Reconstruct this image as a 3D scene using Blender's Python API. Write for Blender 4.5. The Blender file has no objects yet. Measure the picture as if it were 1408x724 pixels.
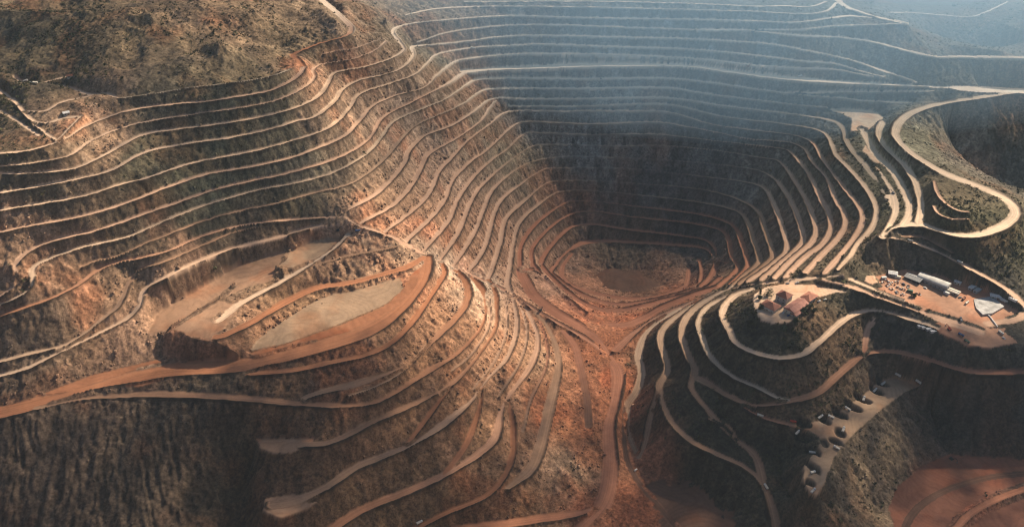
import bpy, bmesh, math, random
import numpy as np
from mathutils import Vector, Matrix

# ---------------------------------------------------------------- camera, sky, sun, exposure
SC = bpy.context.scene
CAM_Z, PITCH, FPX = 700.0, math.radians(32.0), 1219.0          # metres, tilt below the horizon, focal length in photo pixels
SUN_EL, SUN_AZ = math.radians(36.0), math.radians(42.0)        # azimuth measured from +x towards +y
cam_d = bpy.data.cameras.new('camera'); cam = bpy.data.objects.new('camera', cam_d)
SC.collection.objects.link(cam); SC.camera = cam
cam.location = (0, 0, CAM_Z); cam.rotation_euler = (math.pi/2 - PITCH, 0, 0)
cam_d.sensor_width = 36.0; cam_d.lens = FPX*36.0/1408.0
cam_d.clip_start = 1.0; cam_d.clip_end = 40000.0
W = bpy.data.worlds.new('World'); SC.world = W; W.use_nodes = True
nt = W.node_tree; bg = nt.nodes['Background']
sky = nt.nodes.new('ShaderNodeTexSky'); sky.sky_type = 'NISHITA'; sky.sun_disc = False
sky.sun_elevation = SUN_EL; sky.sun_rotation = math.pi/2 - SUN_AZ; sky.altitude = 900; sky.dust_density = 4.0; sky.ozone_density = .6
nt.links.new(sky.outputs[0], bg.inputs[0]); bg.inputs[1].default_value = 0.05
TO_SUN = Vector((math.cos(SUN_EL)*math.cos(SUN_AZ), math.cos(SUN_EL)*math.sin(SUN_AZ), math.sin(SUN_EL)))
sd = bpy.data.lights.new('sun', 'SUN'); sd.energy = 5.0; sd.angle = math.radians(0.6); sd.color = (1.0, 0.83, 0.64)
sun = bpy.data.objects.new('sun', sd); SC.collection.objects.link(sun)
sun.rotation_euler = TO_SUN.to_track_quat('Z', 'Y').to_euler()
SC.view_settings.view_transform = 'Standard'; SC.view_settings.look = 'None'
SC.view_settings.exposure = 0.95; SC.view_settings.gamma = 1.0
SC.render.engine = 'CYCLES'; SC.cycles.use_denoising = True; SC.cycles.filter_width = 1.2
SC.cycles.max_bounces = 5; SC.cycles.diffuse_bounces = 2; SC.cycles.volume_bounces = 2; SC.cycles.transparent_max_bounces = 6
# ---------------------------------------------------------------- the mine as height lines
# Benches and roads of the pit: every line follows one bench; a photo point gives the direction, the bench level its height.
# line = (name, width m, colour start, colour end, "u,v[,z] ..."); heights between given ones are interpolated
CP, SP = math.cos(PITCH), math.sin(PITCH)
def at(u, v, z):
    X, Y = (u-704.0)/FPX, -(v-362.0)/FPX
    t = (z-CAM_Z)/(-SP+Y*CP)
    return (X*t, (CP+Y*SP)*t, z)
COL = {'T': (.52, .41, .315), 'O': (.31, .150, .085), 'W': (.72, .64, .54), 'K': (.30, .225, .16), 'Q': (.20, .095, .066), 'Y': (.36, .225, .16), 'R': (.310, .150, .098), 'C': (.560, .470, .370),
       'G': (.300, .270, .225), 'B': (.270, .180, .125), 'P': (.46, .325, .245), 'D': (.115, .068, .05)}
BR, HR = 'bench_road', 'haul_road'
LINES = [
 # --- left wall > far wall > right wall, from the rim down
 (BR, 6, 'G','G', "163,136,318 200,131 265,121,320 330,113 375,105,322 398,96,321"),
 (BR, 9, 'T','P', "-40,216,297 0,212,300 38,208 71,199 93,190 117,175,306 177,153 240,144,309 288,140 324,134 372,125,311 399,113 414,101,313 419,92,316"),
 (BR, 7, 'T','P', "-40,234,290 0,230,293 44,225 95,215 124,195 155,181 188,171,298 266,158 324,150 372,141 399,131,299 425,116,299 433,106,299 431,96,300 440,90,300 488,81,300 515,70,300 531,57,302"),
 (BR, 6, 'P','P', "445,75,312 460,71,311 487,67,310 520,55,311"),
 (BR, 9, 'T','T', "-40,243,286 0,240,289 43,239 103,232 144,214 170,199 200,185,288 248,178 304,171 341,165 394,153 423,142 440,131,288 453,113 460,101 504,92,289 544,78,290 556,67,292 549,56,296 541,45,299 546,38,300 564,33 597,29,300 700,22,298 779,24 879,26 960,27,298 1035,29,299 1092,31 1137,26 1165,22,299 1200,24,298"),
 (BR, 6, 'T','T', "575,58,282 615,45,288 654,39 700,35,287 753,34 840,37 960,41,287 1024,42,286"),
 (HR, 9, 'C','C', "960,41,288 1024,42,285 1097,49,279 1159,52,275 1196,57,273 1232,66,270 1282,78,267 1328,79,266 1420,80,264 1500,80,262"),
 (BR, 7, 'T','C', "1024,42,286 1060,41,288 1097,41,290 1148,36,293 1200,34,295 1245,33,295"),
 (BR, 9, 'T','T', "-40,271,272 0,266,276 60,256 133,241 155,234 200,210,278 266,197 322,189 377,177 412,166,276 429,163 460,140 473,122 497,110,276 537,101 557,91 569,76,276 568,64 590,62,277 615,60 700,50,277 746,49 840,51 930,53,277 1011,57,275 1060,61,272 1126,73,265 1170,83,258 1210,96,250 1260,113,243"),
 (BR, 8, 'T','T', "-40,296,258 0,290,263 60,280 116,270 172,253 200,246,265 260,226 310,216 355,207 399,195 451,177,264 482,148 491,133 506,125 541,114 570,103 590,85 601,75,264 650,66 700,63,265 740,61 829,64 930,67,264 1000,72,262 1104,84,254 1148,88,251 1181,97,247 1215,106,244"),
 (BR, 9, 'P','T', "-40,328,240 0,320,246 43,311 99,301 159,285 232,258 282,241,253 345,230 399,218 433,206 473,188,252 495,166 513,146 541,133 583,121 599,106 619,89 628,84,252 700,75,250 763,74,249 860,76,249 960,81,248 1040,90,246 1101,94,244 1148,96,243 1200,105,240"),
 (HR, 9, 'P','P', "-60,440,186 0,408,205 20,393 24,380 22,365,223 40,346 77,331 132,318 199,295,240 245,279 298,261 348,249 400,238,240 466,217 506,193 528,161,240 562,143 617,115 640,99,240"),
 (HR, 24,'W','W', "640,99,240 660,97 690,95 740,93,240 790,91 850,90 945,91,239 1000,98,238 1050,105,237 1115,111,236 1200,116,237 1300,121,238 1390,126,239 1480,130,240"),
 (BR, 7, 'T','G', "-60,450,180 0,420,197 18,412 40,399 45,385,214 46,368,218 77,353,222 117,340,226 177,326 212,311,231 249,295,232 298,278,232 360,261,230 403,253,229 453,240 504,212 526,188 541,168 586,148 612,137 640,118 655,110,228 690,108 800,109 919,108,228 985,115,226 1045,124,222 1077,128,219"),
 (BR, 9, 'T','C', "1077,128,219 1110,128,220 1148,127,222 1200,127,226 1260,126,231 1300,123,235"),
 (BR, 9, 'C','C', "1095,130,217 1150,135,215 1200,140,214 1250,141,216"),
 (BR, 7, 'B','G', "115,366,213 133,359,215 163,352,217 203,334,222 222,327,222 255,314,222 288,302,221 332,290 381,280,219 423,268,218 482,253,216 528,220 546,199 572,173 621,151 640,141 666,124,216 690,122 806,122 919,121,216 972,129,214 1040,138,211 1099,145,207 1137,148,206"),
 (HR, 8, 'O','P', "-60,462,170 0,435,187 33,424 73,410 106,393,198 133,373 155,363,205 200,354,208 233,345,209 277,326,206 324,312,205 366,306,205 440,300,203 470,297,203 473,292,204"),
 (BR, 10,'P','G', "473,292,204 519,266,204 557,224 563,208 583,188,204 621,173 653,153 677,136,204 720,136 806,136 919,135,204 995,146,201 1060,154,199 1110,160,198 1150,168,197 1160,180 1163,193 1172,208,194 1190,228,191 1205,246,189 1218,268,187"),
 (BR, 9, 'B','B', "183,376,195 199,368,199 222,362,202 255,348,203 288,334,202 321,320,200 352,313,199"),
 (HR, 8, 'T','B', "-60,503,155 0,497,161 44,486 88,475,166 124,453,172 144,437,177 163,421,182 177,391,191 183,377,195"),
 (BR, 10,'P','P', "493,309,190 544,280,191 570,249 584,221 589,212,192 624,193 662,166 675,147,199 681,139,202"),
 (HR, 8, 'T','P', "-60,524,147 0,517,152 44,504 88,482,160 132,461,163 177,437,170 192,421,176 199,399,184 233,379,191 277,358,191 321,342,188 377,328,188 412,318,189 440,311,191 475,306,195"),
 (BR, 9, 'P','P', "528,320,180 575,284,179 592,264 605,234 619,220 640,197,183 675,170 699,154,189 763,153 860,153 919,155,189 980,172,187 1040,180 1101,189,186 1117,197,185 1130,219 1143,237 1161,260 1181,286,176 1185,302 1181,315,171 1159,346 1132,377,161"),
 (BR, 9, 'G','T', "700,146,197 800,146,197 919,144,197 960,153 995,161,195 1077,171 1120,178 1134,184,192 1150,215 1161,226 1183,250,187 1197,270 1204,290,181 1197,314,176 1180,333,171 1168,352 1152,371,165"),
 (BR, 9, 'P','P', "557,333,168 596,297 613,273 622,249,168 648,222 668,208 710,171,174 720,168 812,171 909,169,174 945,175 986,183,172 1024,191 1086,197,172 1104,204 1117,224 1135,244,169 1150,279 1157,289 1161,308,165 1152,326 1126,353 1106,375,157"),
 (BR, 9, 'P','P', "582,346,156 617,304 631,272 655,240,157 677,220 697,206 724,183,161 740,183 812,186 899,185,161 938,189 980,194,160 1024,199 1082,207,159 1089,212 1112,241 1128,275,157 1137,291 1141,313 1132,333 1104,355 1077,383,151"),
 (BR, 9, 'P','P', "606,357,144 631,319 644,286 657,262,145 679,240 701,222 717,210 736,200,148 760,199 839,201 912,201,148 980,207 1030,215 1068,221,147 1075,226 1090,246 1108,277 1117,300,147 1121,319 1115,333 1090,355 1064,382,146"),
 (BR, 9, 'P','P', "624,366,132 653,319 666,286 679,260,133 721,227 745,219,135 770,216 846,217,135 980,226,134 1046,236,134 1064,246 1075,259 1086,276 1101,315,136 1103,331 1097,340 1070,364 1042,388,138"),
 (BR, 9, 'P','P', "643,374,120 653,363 668,337 679,297,121 690,275 717,253 732,242 752,232,122 780,231 856,232,122 980,245,121 1030,252 1048,258,121 1062,279 1075,315 1081,339,125 1078,349 1050,372,128 1026,388,130"),
 (BR, 9, 'P','B', "671,383,108 675,375 688,335 697,300,108 721,277 757,250,109 785,248 860,252,109 980,264,108 1030,282 1045,297,108 1049,311 1059,340,112 1061,354 1044,370 1013,392,120"),
 (BR, 9, 'P','B', "698,392,97 700,375,96 706,337 715,306,96 743,280 769,264,96 795,262 870,268 975,281,96 1015,292 1026,304,96 1035,331 1043,356,102 1041,363 1020,380,108 1008,391,111"),
 (BR, 9, 'R','R', "716,366,84 717,339 735,311,84 766,286 782,278,84 805,277 870,284 970,297,84 1003,308 1013,318,84 1018,331 1027,362,94 1026,369 1015,380,99 1003,391,103"),
 (BR, 8, 'R','R', "733,364,72 732,344 746,324,72 772,302 792,293,72 815,291 870,299 960,309,72 990,317 998,324,72 1006,355,82 1014,367,86 1008,376,90 988,393,95"),
 (HR, 9, 'R','R', "744,364,61 749,352 763,333,60 788,312 812,309,60 862,316 930,324,60 970,331 981,340,60 986,358,68 1001,362,76"),
 (HR, 10,'R','R', "757,375,50 763,366 781,346,48 801,334 822,332,48 859,333 930,337,48 962,340 974,345,50 982,357,54 978,377,60 962,396,66"),
 (BR, 7, 'R','R', "772,379,42 774,366,42 786,349,44"),
 (BR, 7, 'R','R', "947,369,38 946,382,40 943,392,44"),
 (BR, 7, 'R','R', "961,357,45 964,375,50 962,388,56"),
 # --- the near side of the pit bottom
 (HR, 11,'R','R', "733,364,72 741,374 752,386,71 770,404 790,423,71 812,438 838,446,71 862,446 885,437,73 915,420,80 950,406,88 985,395,95"),
 (HR, 9, 'R','R', "744,364,61 756,378 775,396 800,415,60 825,425 850,427,60 880,421 920,411,67 955,401,76 975,394,82 990,382,86"),
 (BR, 8, 'R','R', "757,375,50 775,389 800,404 830,415,50 860,418 890,414,52 925,406,60 950,399,64 962,396,66"),
 (BR, 8, 'R','R', "772,379,42 785,392 815,402 850,409,41 885,410 920,404,43 943,392,44"),
 # --- haul road over the saddle and down to the near pit
 (HR, 17,'R','R', "717,374,84 722,384,84 733,404,83 759,426,81 795,448,78 817,464,75 835,486,72 850,512,69 849,540,64 839,590,54 840,640,46 830,690,39 800,726,34 760,770,28"),
 (HR, 10,'R','R', "717,374,84 724,370,84 735,371,83 748,379,79 764,395,77 784,415,75 808,434,74 832,445,73"),
 (HR, 10,'P','R', "473,297,200 493,310,190 528,322,180 557,335,168 582,348,157 606,359,145 625,368,133 645,377,121 672,388,110 700,402,101 735,425,92 775,448,84 815,471,77 838,492,72"),
 (HR, 11,'R','T', "846,482,73 875,456,77 900,438,81 940,420,89 990,401,104 1030,392,127 1077,387,146 1130,382,157 1160,379,163"),
 # --- left yard and roads of the spoil mesa
 (HR, 13,'O','O', "585,352,157 562,367,158 530,377 480,390,158 440,395 400,412,157 345,445,160 312,460,162 300,464,163"),
 (HR, 10,'T','T', "478,322,179 455,345,176 420,368,172 380,392,169 330,418,166 300,440,164"),
 (BR, 6, 'B','B', "440,362,171 480,352,171 520,345,170 545,340,170"),
 (HR, 24,'O','O', "590,354,157 584,385,155 552,425,152 500,457,150 420,482,147 330,503,144 230,510,143 120,535,141 40,558,139 -60,580,136"),
 (BR, 4, 'D','D', "236,449,165 262,432,166 300,410,168 322,391,170"),
 # --- near left fan
 (HR, 10,'O','O', "606,360,144 612,375,146 602,392,147 594,404,147 568,442,145 537,473,144 506,488,143 455,499,143 400,510,143 345,514,143"),
 (HR, 11,'O','B', "624,368,132 640,386,130 645,405,130 638,424,130 608,457,132 555,504,133 499,524,133 449,538,133 420,547,132"),
 (HR, 12,'O','B', "643,376,120 660,392,118 667,408,118 664,446,118 626,489,119 595,507,120 544,540,122 515,554,123 479,558,126 420,557,130 340,549,133 219,543,136 120,547,138 50,560,139"),
 (HR, 10,'O','B', "671,385,108 681,400,107 684,428,107 682,450,107 655,493,108 626,524,109 606,538,110 560,560,111 515,580,111 453,609,110 415,612,109"),
 (BR, 7, 'O','O', "617,535,108 592,569,102 562,609,94"),
 (HR, 11,'P','B', "698,392,97 708,420,97 711,450,96 697,493,96 664,528,96 650,550,96 595,595,95 559,615,93 493,642,89 446,672,86 400,690,84 372,694,84"),
 (BR, 7, 'O','O', "662,535,95 660,560,89 640,612,78 612,651,72"),
 (HR, 12,'P','O', "705,404,98 722,425,92 739,460,87 733,498,85 699,546,83 690,565,82 681,604,78 659,624,76 608,655,72 560,677,69 499,701,65 459,726,62 410,760,58"),
 (BR, 8, 'O','O', "697,553,82 704,570,79 707,600,72 705,626,67 693,657,62 670,681,57 615,705,52 578,724,48 540,745,45"),
 (HR, 13,'B','B', "738,428,91 750,445,85 762,470,80 768,502,77 756,559,70 743,615,64 730,646,61 700,670,58"),
 (BR, 9, 'R','D', "775,455,82 790,475,77 797,500,73 803,526,68 808,560,62 809,585,57"),
 (HR, 12,'O','R', "600,732,38 664,724,39 737,714,39 800,705,38 825,697,39"),
 (BR, 4, 'P','B', "672,405,113 673,446,113 646,490,114 622,509,115"),
 (BR, 4, 'P','B', "692,405,102 697,428,102 696,458,102 681,495,102 652,534,103"),
 (BR, 4, 'P','B', "716,418,94 725,456,92 716,496,91 686,545,90"),
 (BR, 4, 'R','B', "742,442,87 752,470,84 752,502,81 730,550,77 719,592,71"),
 (BR, 4, 'B','B', "590,470,127 552,512,128 520,530,129 480,544,130"),
 # --- near right benches
 (HR, 9, 'T','B', "935,424,88 904,443,79 886,462,74 878,488,69 882,513,65 875,538,58 864,555,52 862,577,48 865,598,45 875,622,42"),
 (HR, 10,'T','B', "985,400,101 961,413,95 935,431,88 917,445,86 908,458,85 908,475,84 915,497,82 916,510,80 906,527,78 905,538,77"),
 (BR, 7, 'B','B', "904,538,77 895,565,66 885,610,50 878,628,43"),
 (HR, 9, 'B','B', "907,538,77 911,556,76 924,582,74 955,610,71 988,626,68 1021,641,65 1040,656,62 1053,676,58 1064,714,52 1070,760,45"),
 (HR, 10,'T','B', "1006,394,112 985,404,107 962,418,101 944,435,99 936,455,98 939,473,97 948,495,96 954,508,95 952,517,94"),
 (HR, 9, 'B','B', "952,517,94 949,532,92 963,553,88 988,580,80 1012,604,72 1036,624,66 1044,640,63 1050,668,59"),
 (BR, 7, 'B','B', "1012,604,72 1000,586,80 975,576,83"),
 (HR, 11,'B','R', "952,517,94 966,523,95 999,544,98 1033,557,101 1060,557,103 1088,552,105 1124,541,108 1155,515,112 1188,489,117 1210,484,120 1240,486,123 1268,493,125 1330,511,125 1408,513,124 1500,512,123"),
 (HR, 9, 'R','B', "1024,560,101 1044,572,99 1072,581,97 1107,587,96"),
 (HR, 8, 'T','G', "1019,400,122 990,411,113 970,424,111 959,444,111 964,462,110 972,484,110 986,502,109 1012,521,108 1041,533,107 1066,546,106 1084,550,105"),
 (HR, 10,'T','T', "1036,397,131 1014,403,128 997,418,127 992,432,127 1001,453,127 1010,471,127 1033,484,127 1073,493,128 1104,488,130 1124,473,133 1137,462,135 1159,442,139 1183,430,142 1210,428,144 1252,440,146 1285,450,147"),
 (HR, 7, 'R','T', "1189,488,118 1190,470,123 1195,450,130 1205,437,137 1218,431,143"),
 # --- plant terrace, right hill and right rim
 (HR, 15,'P','P', "1130,384,158 1165,393,157 1205,408,155 1245,422,152 1300,440,148 1345,455,146"),
 (HR, 7, 'T','T', "1170,384,158 1190,393,158 1225,407,156 1262,420,154"),
 (HR, 11,'T','P', "1215,326,184 1250,332,180 1300,353,173 1345,376,166 1380,396,160 1400,412,156 1412,428,150 1390,440,148 1360,446,147"),
 (HR, 15,'C','C', "1213,327,184 1222,316,187 1240,311,189 1263,309,190 1285,316,191 1320,325,191 1352,322,192 1385,308,194 1398,292,197 1385,275,200 1345,256,204 1300,239,209 1262,218,213 1240,200,216 1230,186,219 1233,172,222 1250,157,226 1290,144,231 1340,136,235 1390,128,239"),
 (HR, 9, 'C','C', "1213,325,185 1226,303,187 1231,285,188 1226,264,190 1213,243,192"),
 (HR, 10,'C','C', "1240,311,189 1250,296,189 1250,280,190 1243,264,191 1228,237,194 1203,211,197 1192,191,200 1185,178,202"),
 (HR, 11,'C','C', "1262,309,190 1264,292,191 1264,276,193 1256,248,197 1239,224,200 1216,202,203 1207,184,205 1212,168,207"),
 (BR, 6, 'P','P', "1284,250,212 1288,265,211 1300,280,209 1318,290,208 1330,292,207"),
 (BR, 5, 'P','P', "1283,284,202 1290,294,201 1305,301,200 1330,302,200"),
 (HR, 7, 'B','B', "1238,325,184 1268,327,182 1290,338,179 1308,348,176"),
 # --- hill road and the small roads at the left edge
 (HR, 9, 'O','O', "419,92,316 410,82,318 403,76,319 418,69,320 439,61,322 476,50,324 484,40,325 472,26,329 443,0,337 425,-20,342"),
 (BR, 5, 'T','T', "22,107,324 28,112,323 51,117,322 73,117 99,122 124,130,319 150,130,319 160,135,318"),
 (BR, 5, 'T','T', "52,117,322 75,110,324 100,104,326"),
 (BR, 5, 'T','T', "124,132,319 88,140,318 60,153,316 33,153,316"),
 (BR, 6, 'T','T', "-30,106,324 0,126,320 22,142,318 33,155,315 49,168,312 66,169,312 88,162,313 112,160,314"),
 (BR, 5, 'T','T', "112,160,314 94,178,310 77,196,304"),
 (BR, 4, 'T','T', "-30,140,316 0,153,313 26,168,310 53,186,306"),
 (BR, 4, 'T','T', "44,170,311 60,181,308 78,193,305"),
 # --- top of the far side and beyond
 (BR, 7, 'T','T', "560,20,306 600,12,306 680,9,306 850,11,306 1000,15,305 1040,16 1070,18,304 1115,19,304 1137,15,305 1150,4,307"),
 (BR, 6, 'T','T', "640,3,310 800,2,310 950,5,310 1046,9,309 1075,8,309 1115,9,309 1135,3,310"),
 (HR, 10,'C','C', "1145,-10,312 1152,0,309 1165,10,305 1200,22,300 1245,33,295"),
 (HR, 8, 'C','C', "1340,92,243 1375,90,242 1420,92,241 1500,94,240"),
 (BR, 5, 'T','T', "1219,17,270 1260,18,262 1299,21,260 1335,23,262 1385,3,276"),
 # --- near pit bottom and basin
 (BR, 7, 'D','D', "1236,745,58 1258,702,58 1300,674,58 1360,656,58 1440,648,58"),
 (HR, 12,'R','R', "1420,668,60 1380,682,60 1340,702,60 1310,730,60"),
 (BR, 6, 'D','D', "860,560,51 858,590,48 862,630,43 880,665,39 910,700,36 940,740,33"),
]
# flat yards: (name, colour, "u,v,z ..."), a plane through the given corners
PADS = [
 ('yard', 'K', "386,364,177 402,345,177 440,328,177 472,316,178 490,318,178 470,335,177 440,352,176 405,371,175"),
 ('yard', 'K', "548,377,155 556,395,154 530,418,152 470,444,150 390,472,149 345,482,148 365,456,150 430,416,152 500,388,154"),
 ('yard', 'O', "590,356,157 600,385,155 575,415,153 540,445,151 490,468,149 420,488,147 350,498,145 345,484,147 390,473,149 470,446,150 530,420,152 556,396,154 570,370,156"),
 ('yard', 'O', "215,495,144 130,515,142 60,540,141 0,552,140 -60,565,138 -60,590,136 0,573,138 90,552,140 200,528,142 260,512,143"),
 ('yard', 'B', "400,335,176 340,360,173 270,394,169 212,432,164 205,462,158 232,452,161 300,412,167 345,392,170 372,385,172"),
 ('yard', 'B', "262,460,165 240,452,165 300,414,167 330,420,166 312,446,164 295,466,163"),
 ('yard', 'B', "351,604,109 356,615,109 375,623,109 400,622,109 428,611,109 430,602,109 400,602,109"),
 ('yard', 'B', "363,685,84 362,700,84 385,712,84 420,700,84 445,680,84 400,680,84"),
 ('yard', 'T', "1036,404,149 1037,424,149 1046,438,149 1062,444,149 1085,443,149 1098,435,149 1108,428,149 1118,412,150 1150,402,153 1185,402,155 1170,388,157 1145,383,157 1090,390,150 1050,396,149"),
 ('yard', 'Y', "1205,380,155 1240,372,155 1275,376,154 1330,392,151 1385,415,149 1400,428,148 1380,455,146 1400,470,145 1360,478,145 1330,474,145 1300,462,146 1275,448,147 1300,440,148 1262,424,151 1235,408,153 1195,393,156"),
 ('yard', 'T', "1190,380,160 1206,378,160 1212,388,159 1200,392,159 1188,387,160"),
 ('yard', 'C', "1137,150,205 1160,150,205 1200,152,206 1215,162,206 1195,178,204 1170,180,204 1172,164,204 1155,155,205"),
 ('yard', 'C', "1190,226,194 1205,230,194 1215,240,193 1235,275,190 1230,300,188 1222,280,188 1208,252,191"),
 ('yard', 'C', "1192,195,198 1203,206,197 1210,226,196 1198,222,196 1187,205,198"),
 ('yard', 'K', "1085,585,96 1110,590,96 1130,607,96 1118,625,96 1105,640,96 1104,660,96 1112,677,96 1122,681,96 1132,668,96 1142,640,96 1152,620,96 1180,590,96 1215,560,96 1245,538,96 1268,530,96 1258,520,96 1232,518,97 1212,522,97 1190,540,97 1160,562,97 1135,575,97 1110,582,97"),
 ('pit_floor', 'D', "820,378,31 832,369,31 850,371,31 879,372,31 892,382,31 918,390,31 896,396,31 880,402,31 858,398,31 838,399,31 826,389,31"),
 ('basin_floor', 'Q', "1222,700,58 1232,670,58 1270,640,58 1305,624,58 1345,627,58 1430,632,58 1480,700,58 1400,760,58 1240,760,58"),
 ('pit_floor', 'D', "885,668,37 910,660,37 950,668,37 985,688,37 1010,720,36 1000,760,34 930,760,34"),
]
# shape of the untouched ground: "u,v,z ..." polylines and lone points
SHAPE = ["354,372,178 370,364,179 384,368,178 392,378,176", "350,381,169 368,388,168 388,388,169", "230,456,165 246,455,165 262,464,165 282,468,164 302,472,162 322,482,155 336,490,148", "221,488,145 232,494,144 265,499,143 300,499,143 330,495,143", "-60,600,122 -60,730,79 0,726,78 100,726,76 200,726,73 280,726,65 325,726,52", "345,640,82 335,680,68 325,726,52",
 "325,726,52 330,780,34", "-60,730,79 -60,800,58 200,800,50 330,780,34 450,800,40 560,800,30 700,800,24 900,800,24 1060,800,36 1150,800,50 1300,800,50 1480,800,50",
 "1125,690,80 1215,705,57", "1275,560,70 1300,620,58", "1200,690,58 1230,720,57", "1290,640,58",
 "1085,620,72 1075,660,62 1100,700,60", "1390,560,92 1480,560,92",
 # left hill
 "60,60,343", "150,90,332", "200,95,333", "300,60,350", "200,20,366", "120,20,364", "350,20,350", "420,30,340", "10,70,336", "330,90,332", "380,70,330",
 "250,-30,378", "100,-40,384", "0,-10,362", "400,-30,356", "500,30,326", "500,-20,340", "560,-20,316", "700,-14,316", "900,-12,316", "1090,-10,315", "-60,40,352", "-60,-40,380", "530,20,322",
 # right hollow and rim
 "1290,175,190 1330,225,165 1370,250,150 1420,270,140", "1350,170,178 1400,200,150 1460,230,140", "1275,150,224", "1365,140,232 1410,150,222 1450,160,220", "1330,145,222",
 "1440,240,165 1480,300,160", "1405,300,190 1430,350,172 1460,420,150", "1380,350,176", "1420,480,146 1480,480,146",
 "1300,265,205", "1370,270,203", "1330,300,199", "1320,312,193", "1300,95,240 1350,98,231", "1260,85,252", "1290,60,260 1380,70,258",
 "1320,90,244", "1330,10,264 1408,42,262 1480,60,258", "1275,48,238 1340,64,232 1408,70,228", "1200,4,290", "1240,20,262 1290,-4,266", "1420,5,290"]
# ---------------------------------------------------------------- solving the ground
DX = 1.25
X0, X1, Y0, Y1 = -735.0, 885.0, 500.0, 1547.0
NX, NY = int((X1-X0)/DX)+1, int((Y1-Y0)/DX)+1
GX = X0 + DX*np.arange(NX); GY = Y0 + DX*np.arange(NY)
GXX, GYY = np.meshgrid(GX, GY)
_rng = np.random.default_rng(7)
_tab = _rng.random((256, 256)).astype(np.float32)
def vnoise(x, y, s=0):
    x = np.asarray(x, np.float32) + np.float32(s*17.31); y = np.asarray(y, np.float32) + np.float32(s*9.77)
    xi = np.floor(x).astype(np.int32); yi = np.floor(y).astype(np.int32)
    fx = x-xi; fy = y-yi; fx = fx*fx*(3-2*fx); fy = fy*fy*(3-2*fy)
    a, b = xi & 255, yi & 255; c, d = (xi+1) & 255, (yi+1) & 255
    return (_tab[b, a]*(1-fx)+_tab[b, c]*fx)*(1-fy) + (_tab[d, a]*(1-fx)+_tab[d, c]*fx)*fy
def fbm(x, y, o=4, s=0):
    r = 0; a = .5; t = 0
    for k in range(o):
        r = r + a*vnoise(x, y, s+k*3); t += a; a *= .5; x = x*2.03; y = y*2.03
    return r/t
def parse(txt):
    P = [[float(q) for q in t.split(',')] for t in txt.split()]
    known = [i for i, p in enumerate(P) if len(p) == 3]
    zs = np.interp(range(len(P)), known, [P[i][2] for i in known])
    return np.array([at(p[0], p[1], z) for p, z in zip(P, zs)])
def spline(P, step=3.0):
    if len(P) < 3:
        n = max(2, int(np.linalg.norm(P[1]-P[0])/step)); return P[0]+(P[1]-P[0])*np.linspace(0, 1, n)[:, None]
    Q = np.vstack([2*P[0]-P[1], P, 2*P[-1]-P[-2]]); out = []
    for i in range(1, len(Q)-2):
        a, b, c, d = Q[i-1:i+3]; n = max(2, int(np.linalg.norm(c-b)/step)); t = np.linspace(0, 1, n, endpoint=False)[:, None]
        la, lb, lc = (max(1e-3, np.linalg.norm(q)**.5) for q in (b-a, c-b, d-c))          # centripetal tangents
        m1 = (c-b) + lb*((b-a)/la-(c-a)/(la+lb)); m2 = (c-b) + lb*((d-c)/lc-(d-b)/(lb+lc))
        out.append((2*t**3-3*t*t+1)*b+(t**3-2*t*t+t)*m1+(-2*t**3+3*t*t)*c+(t**3-t*t)*m2)
    return np.vstack(out+[P[-1][None]])
DN = np.full((NY, NX), 9.0, np.float32)          # distance / half width of the nearest road
RZ = np.zeros((NY, NX), np.float32); RID = np.full((NY, NX), -1, np.int16)
ACR = np.zeros((NY, NX), np.float32); HALF = np.zeros((NY, NX), np.float32); TT = np.zeros((NY, NX), np.float32)
WOB = ((fbm(GXX/14, GYY/14, 3, 40)-.5)*3.0+(fbm(GXX/4.5, GYY/4.5, 2, 44)-.5)*2.0).astype(np.float32)
LIN3 = [spline(parse(l[4])) for l in LINES]
# neighbouring benches must leave room for the rock face between them: settle the heights along the lines of sight
_P = np.vstack(LIN3); _L = np.concatenate([np.full(len(q), k) for k, q in enumerate(LIN3)]); _c = np.array((0, 0, CAM_Z)); _z0 = _P[:, 2].copy()
_rx, _ry = _P[:, 0]/(_z0-CAM_Z), _P[:, 1]/(_z0-CAM_Z)            # metres moved in plan for each metre of height
_st = np.cumsum([0]+[len(q) for q in LIN3]); _z = _z0.copy()
def _xy(z): return _rx*(z-CAM_Z), _ry*(z-CAM_Z)
def _pairs(z, rad):
    x, y = _xy(z); A, Bq = [], []; sub_ = np.arange(0, len(z), 2); xs_, ys_, ls_ = x[sub_], y[sub_], _L[sub_]
    for i in range(0, len(sub_), 600):
        sl = slice(i, i+600); d2 = (xs_[sl, None]-xs_[None])**2+(ys_[sl, None]-ys_[None])**2
        p, q = np.nonzero((d2 < rad*rad) & (ls_[sl, None] < ls_[None])); A.append(sub_[p+i]); Bq.append(sub_[q])
    return np.concatenate(A), np.concatenate(Bq)
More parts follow.
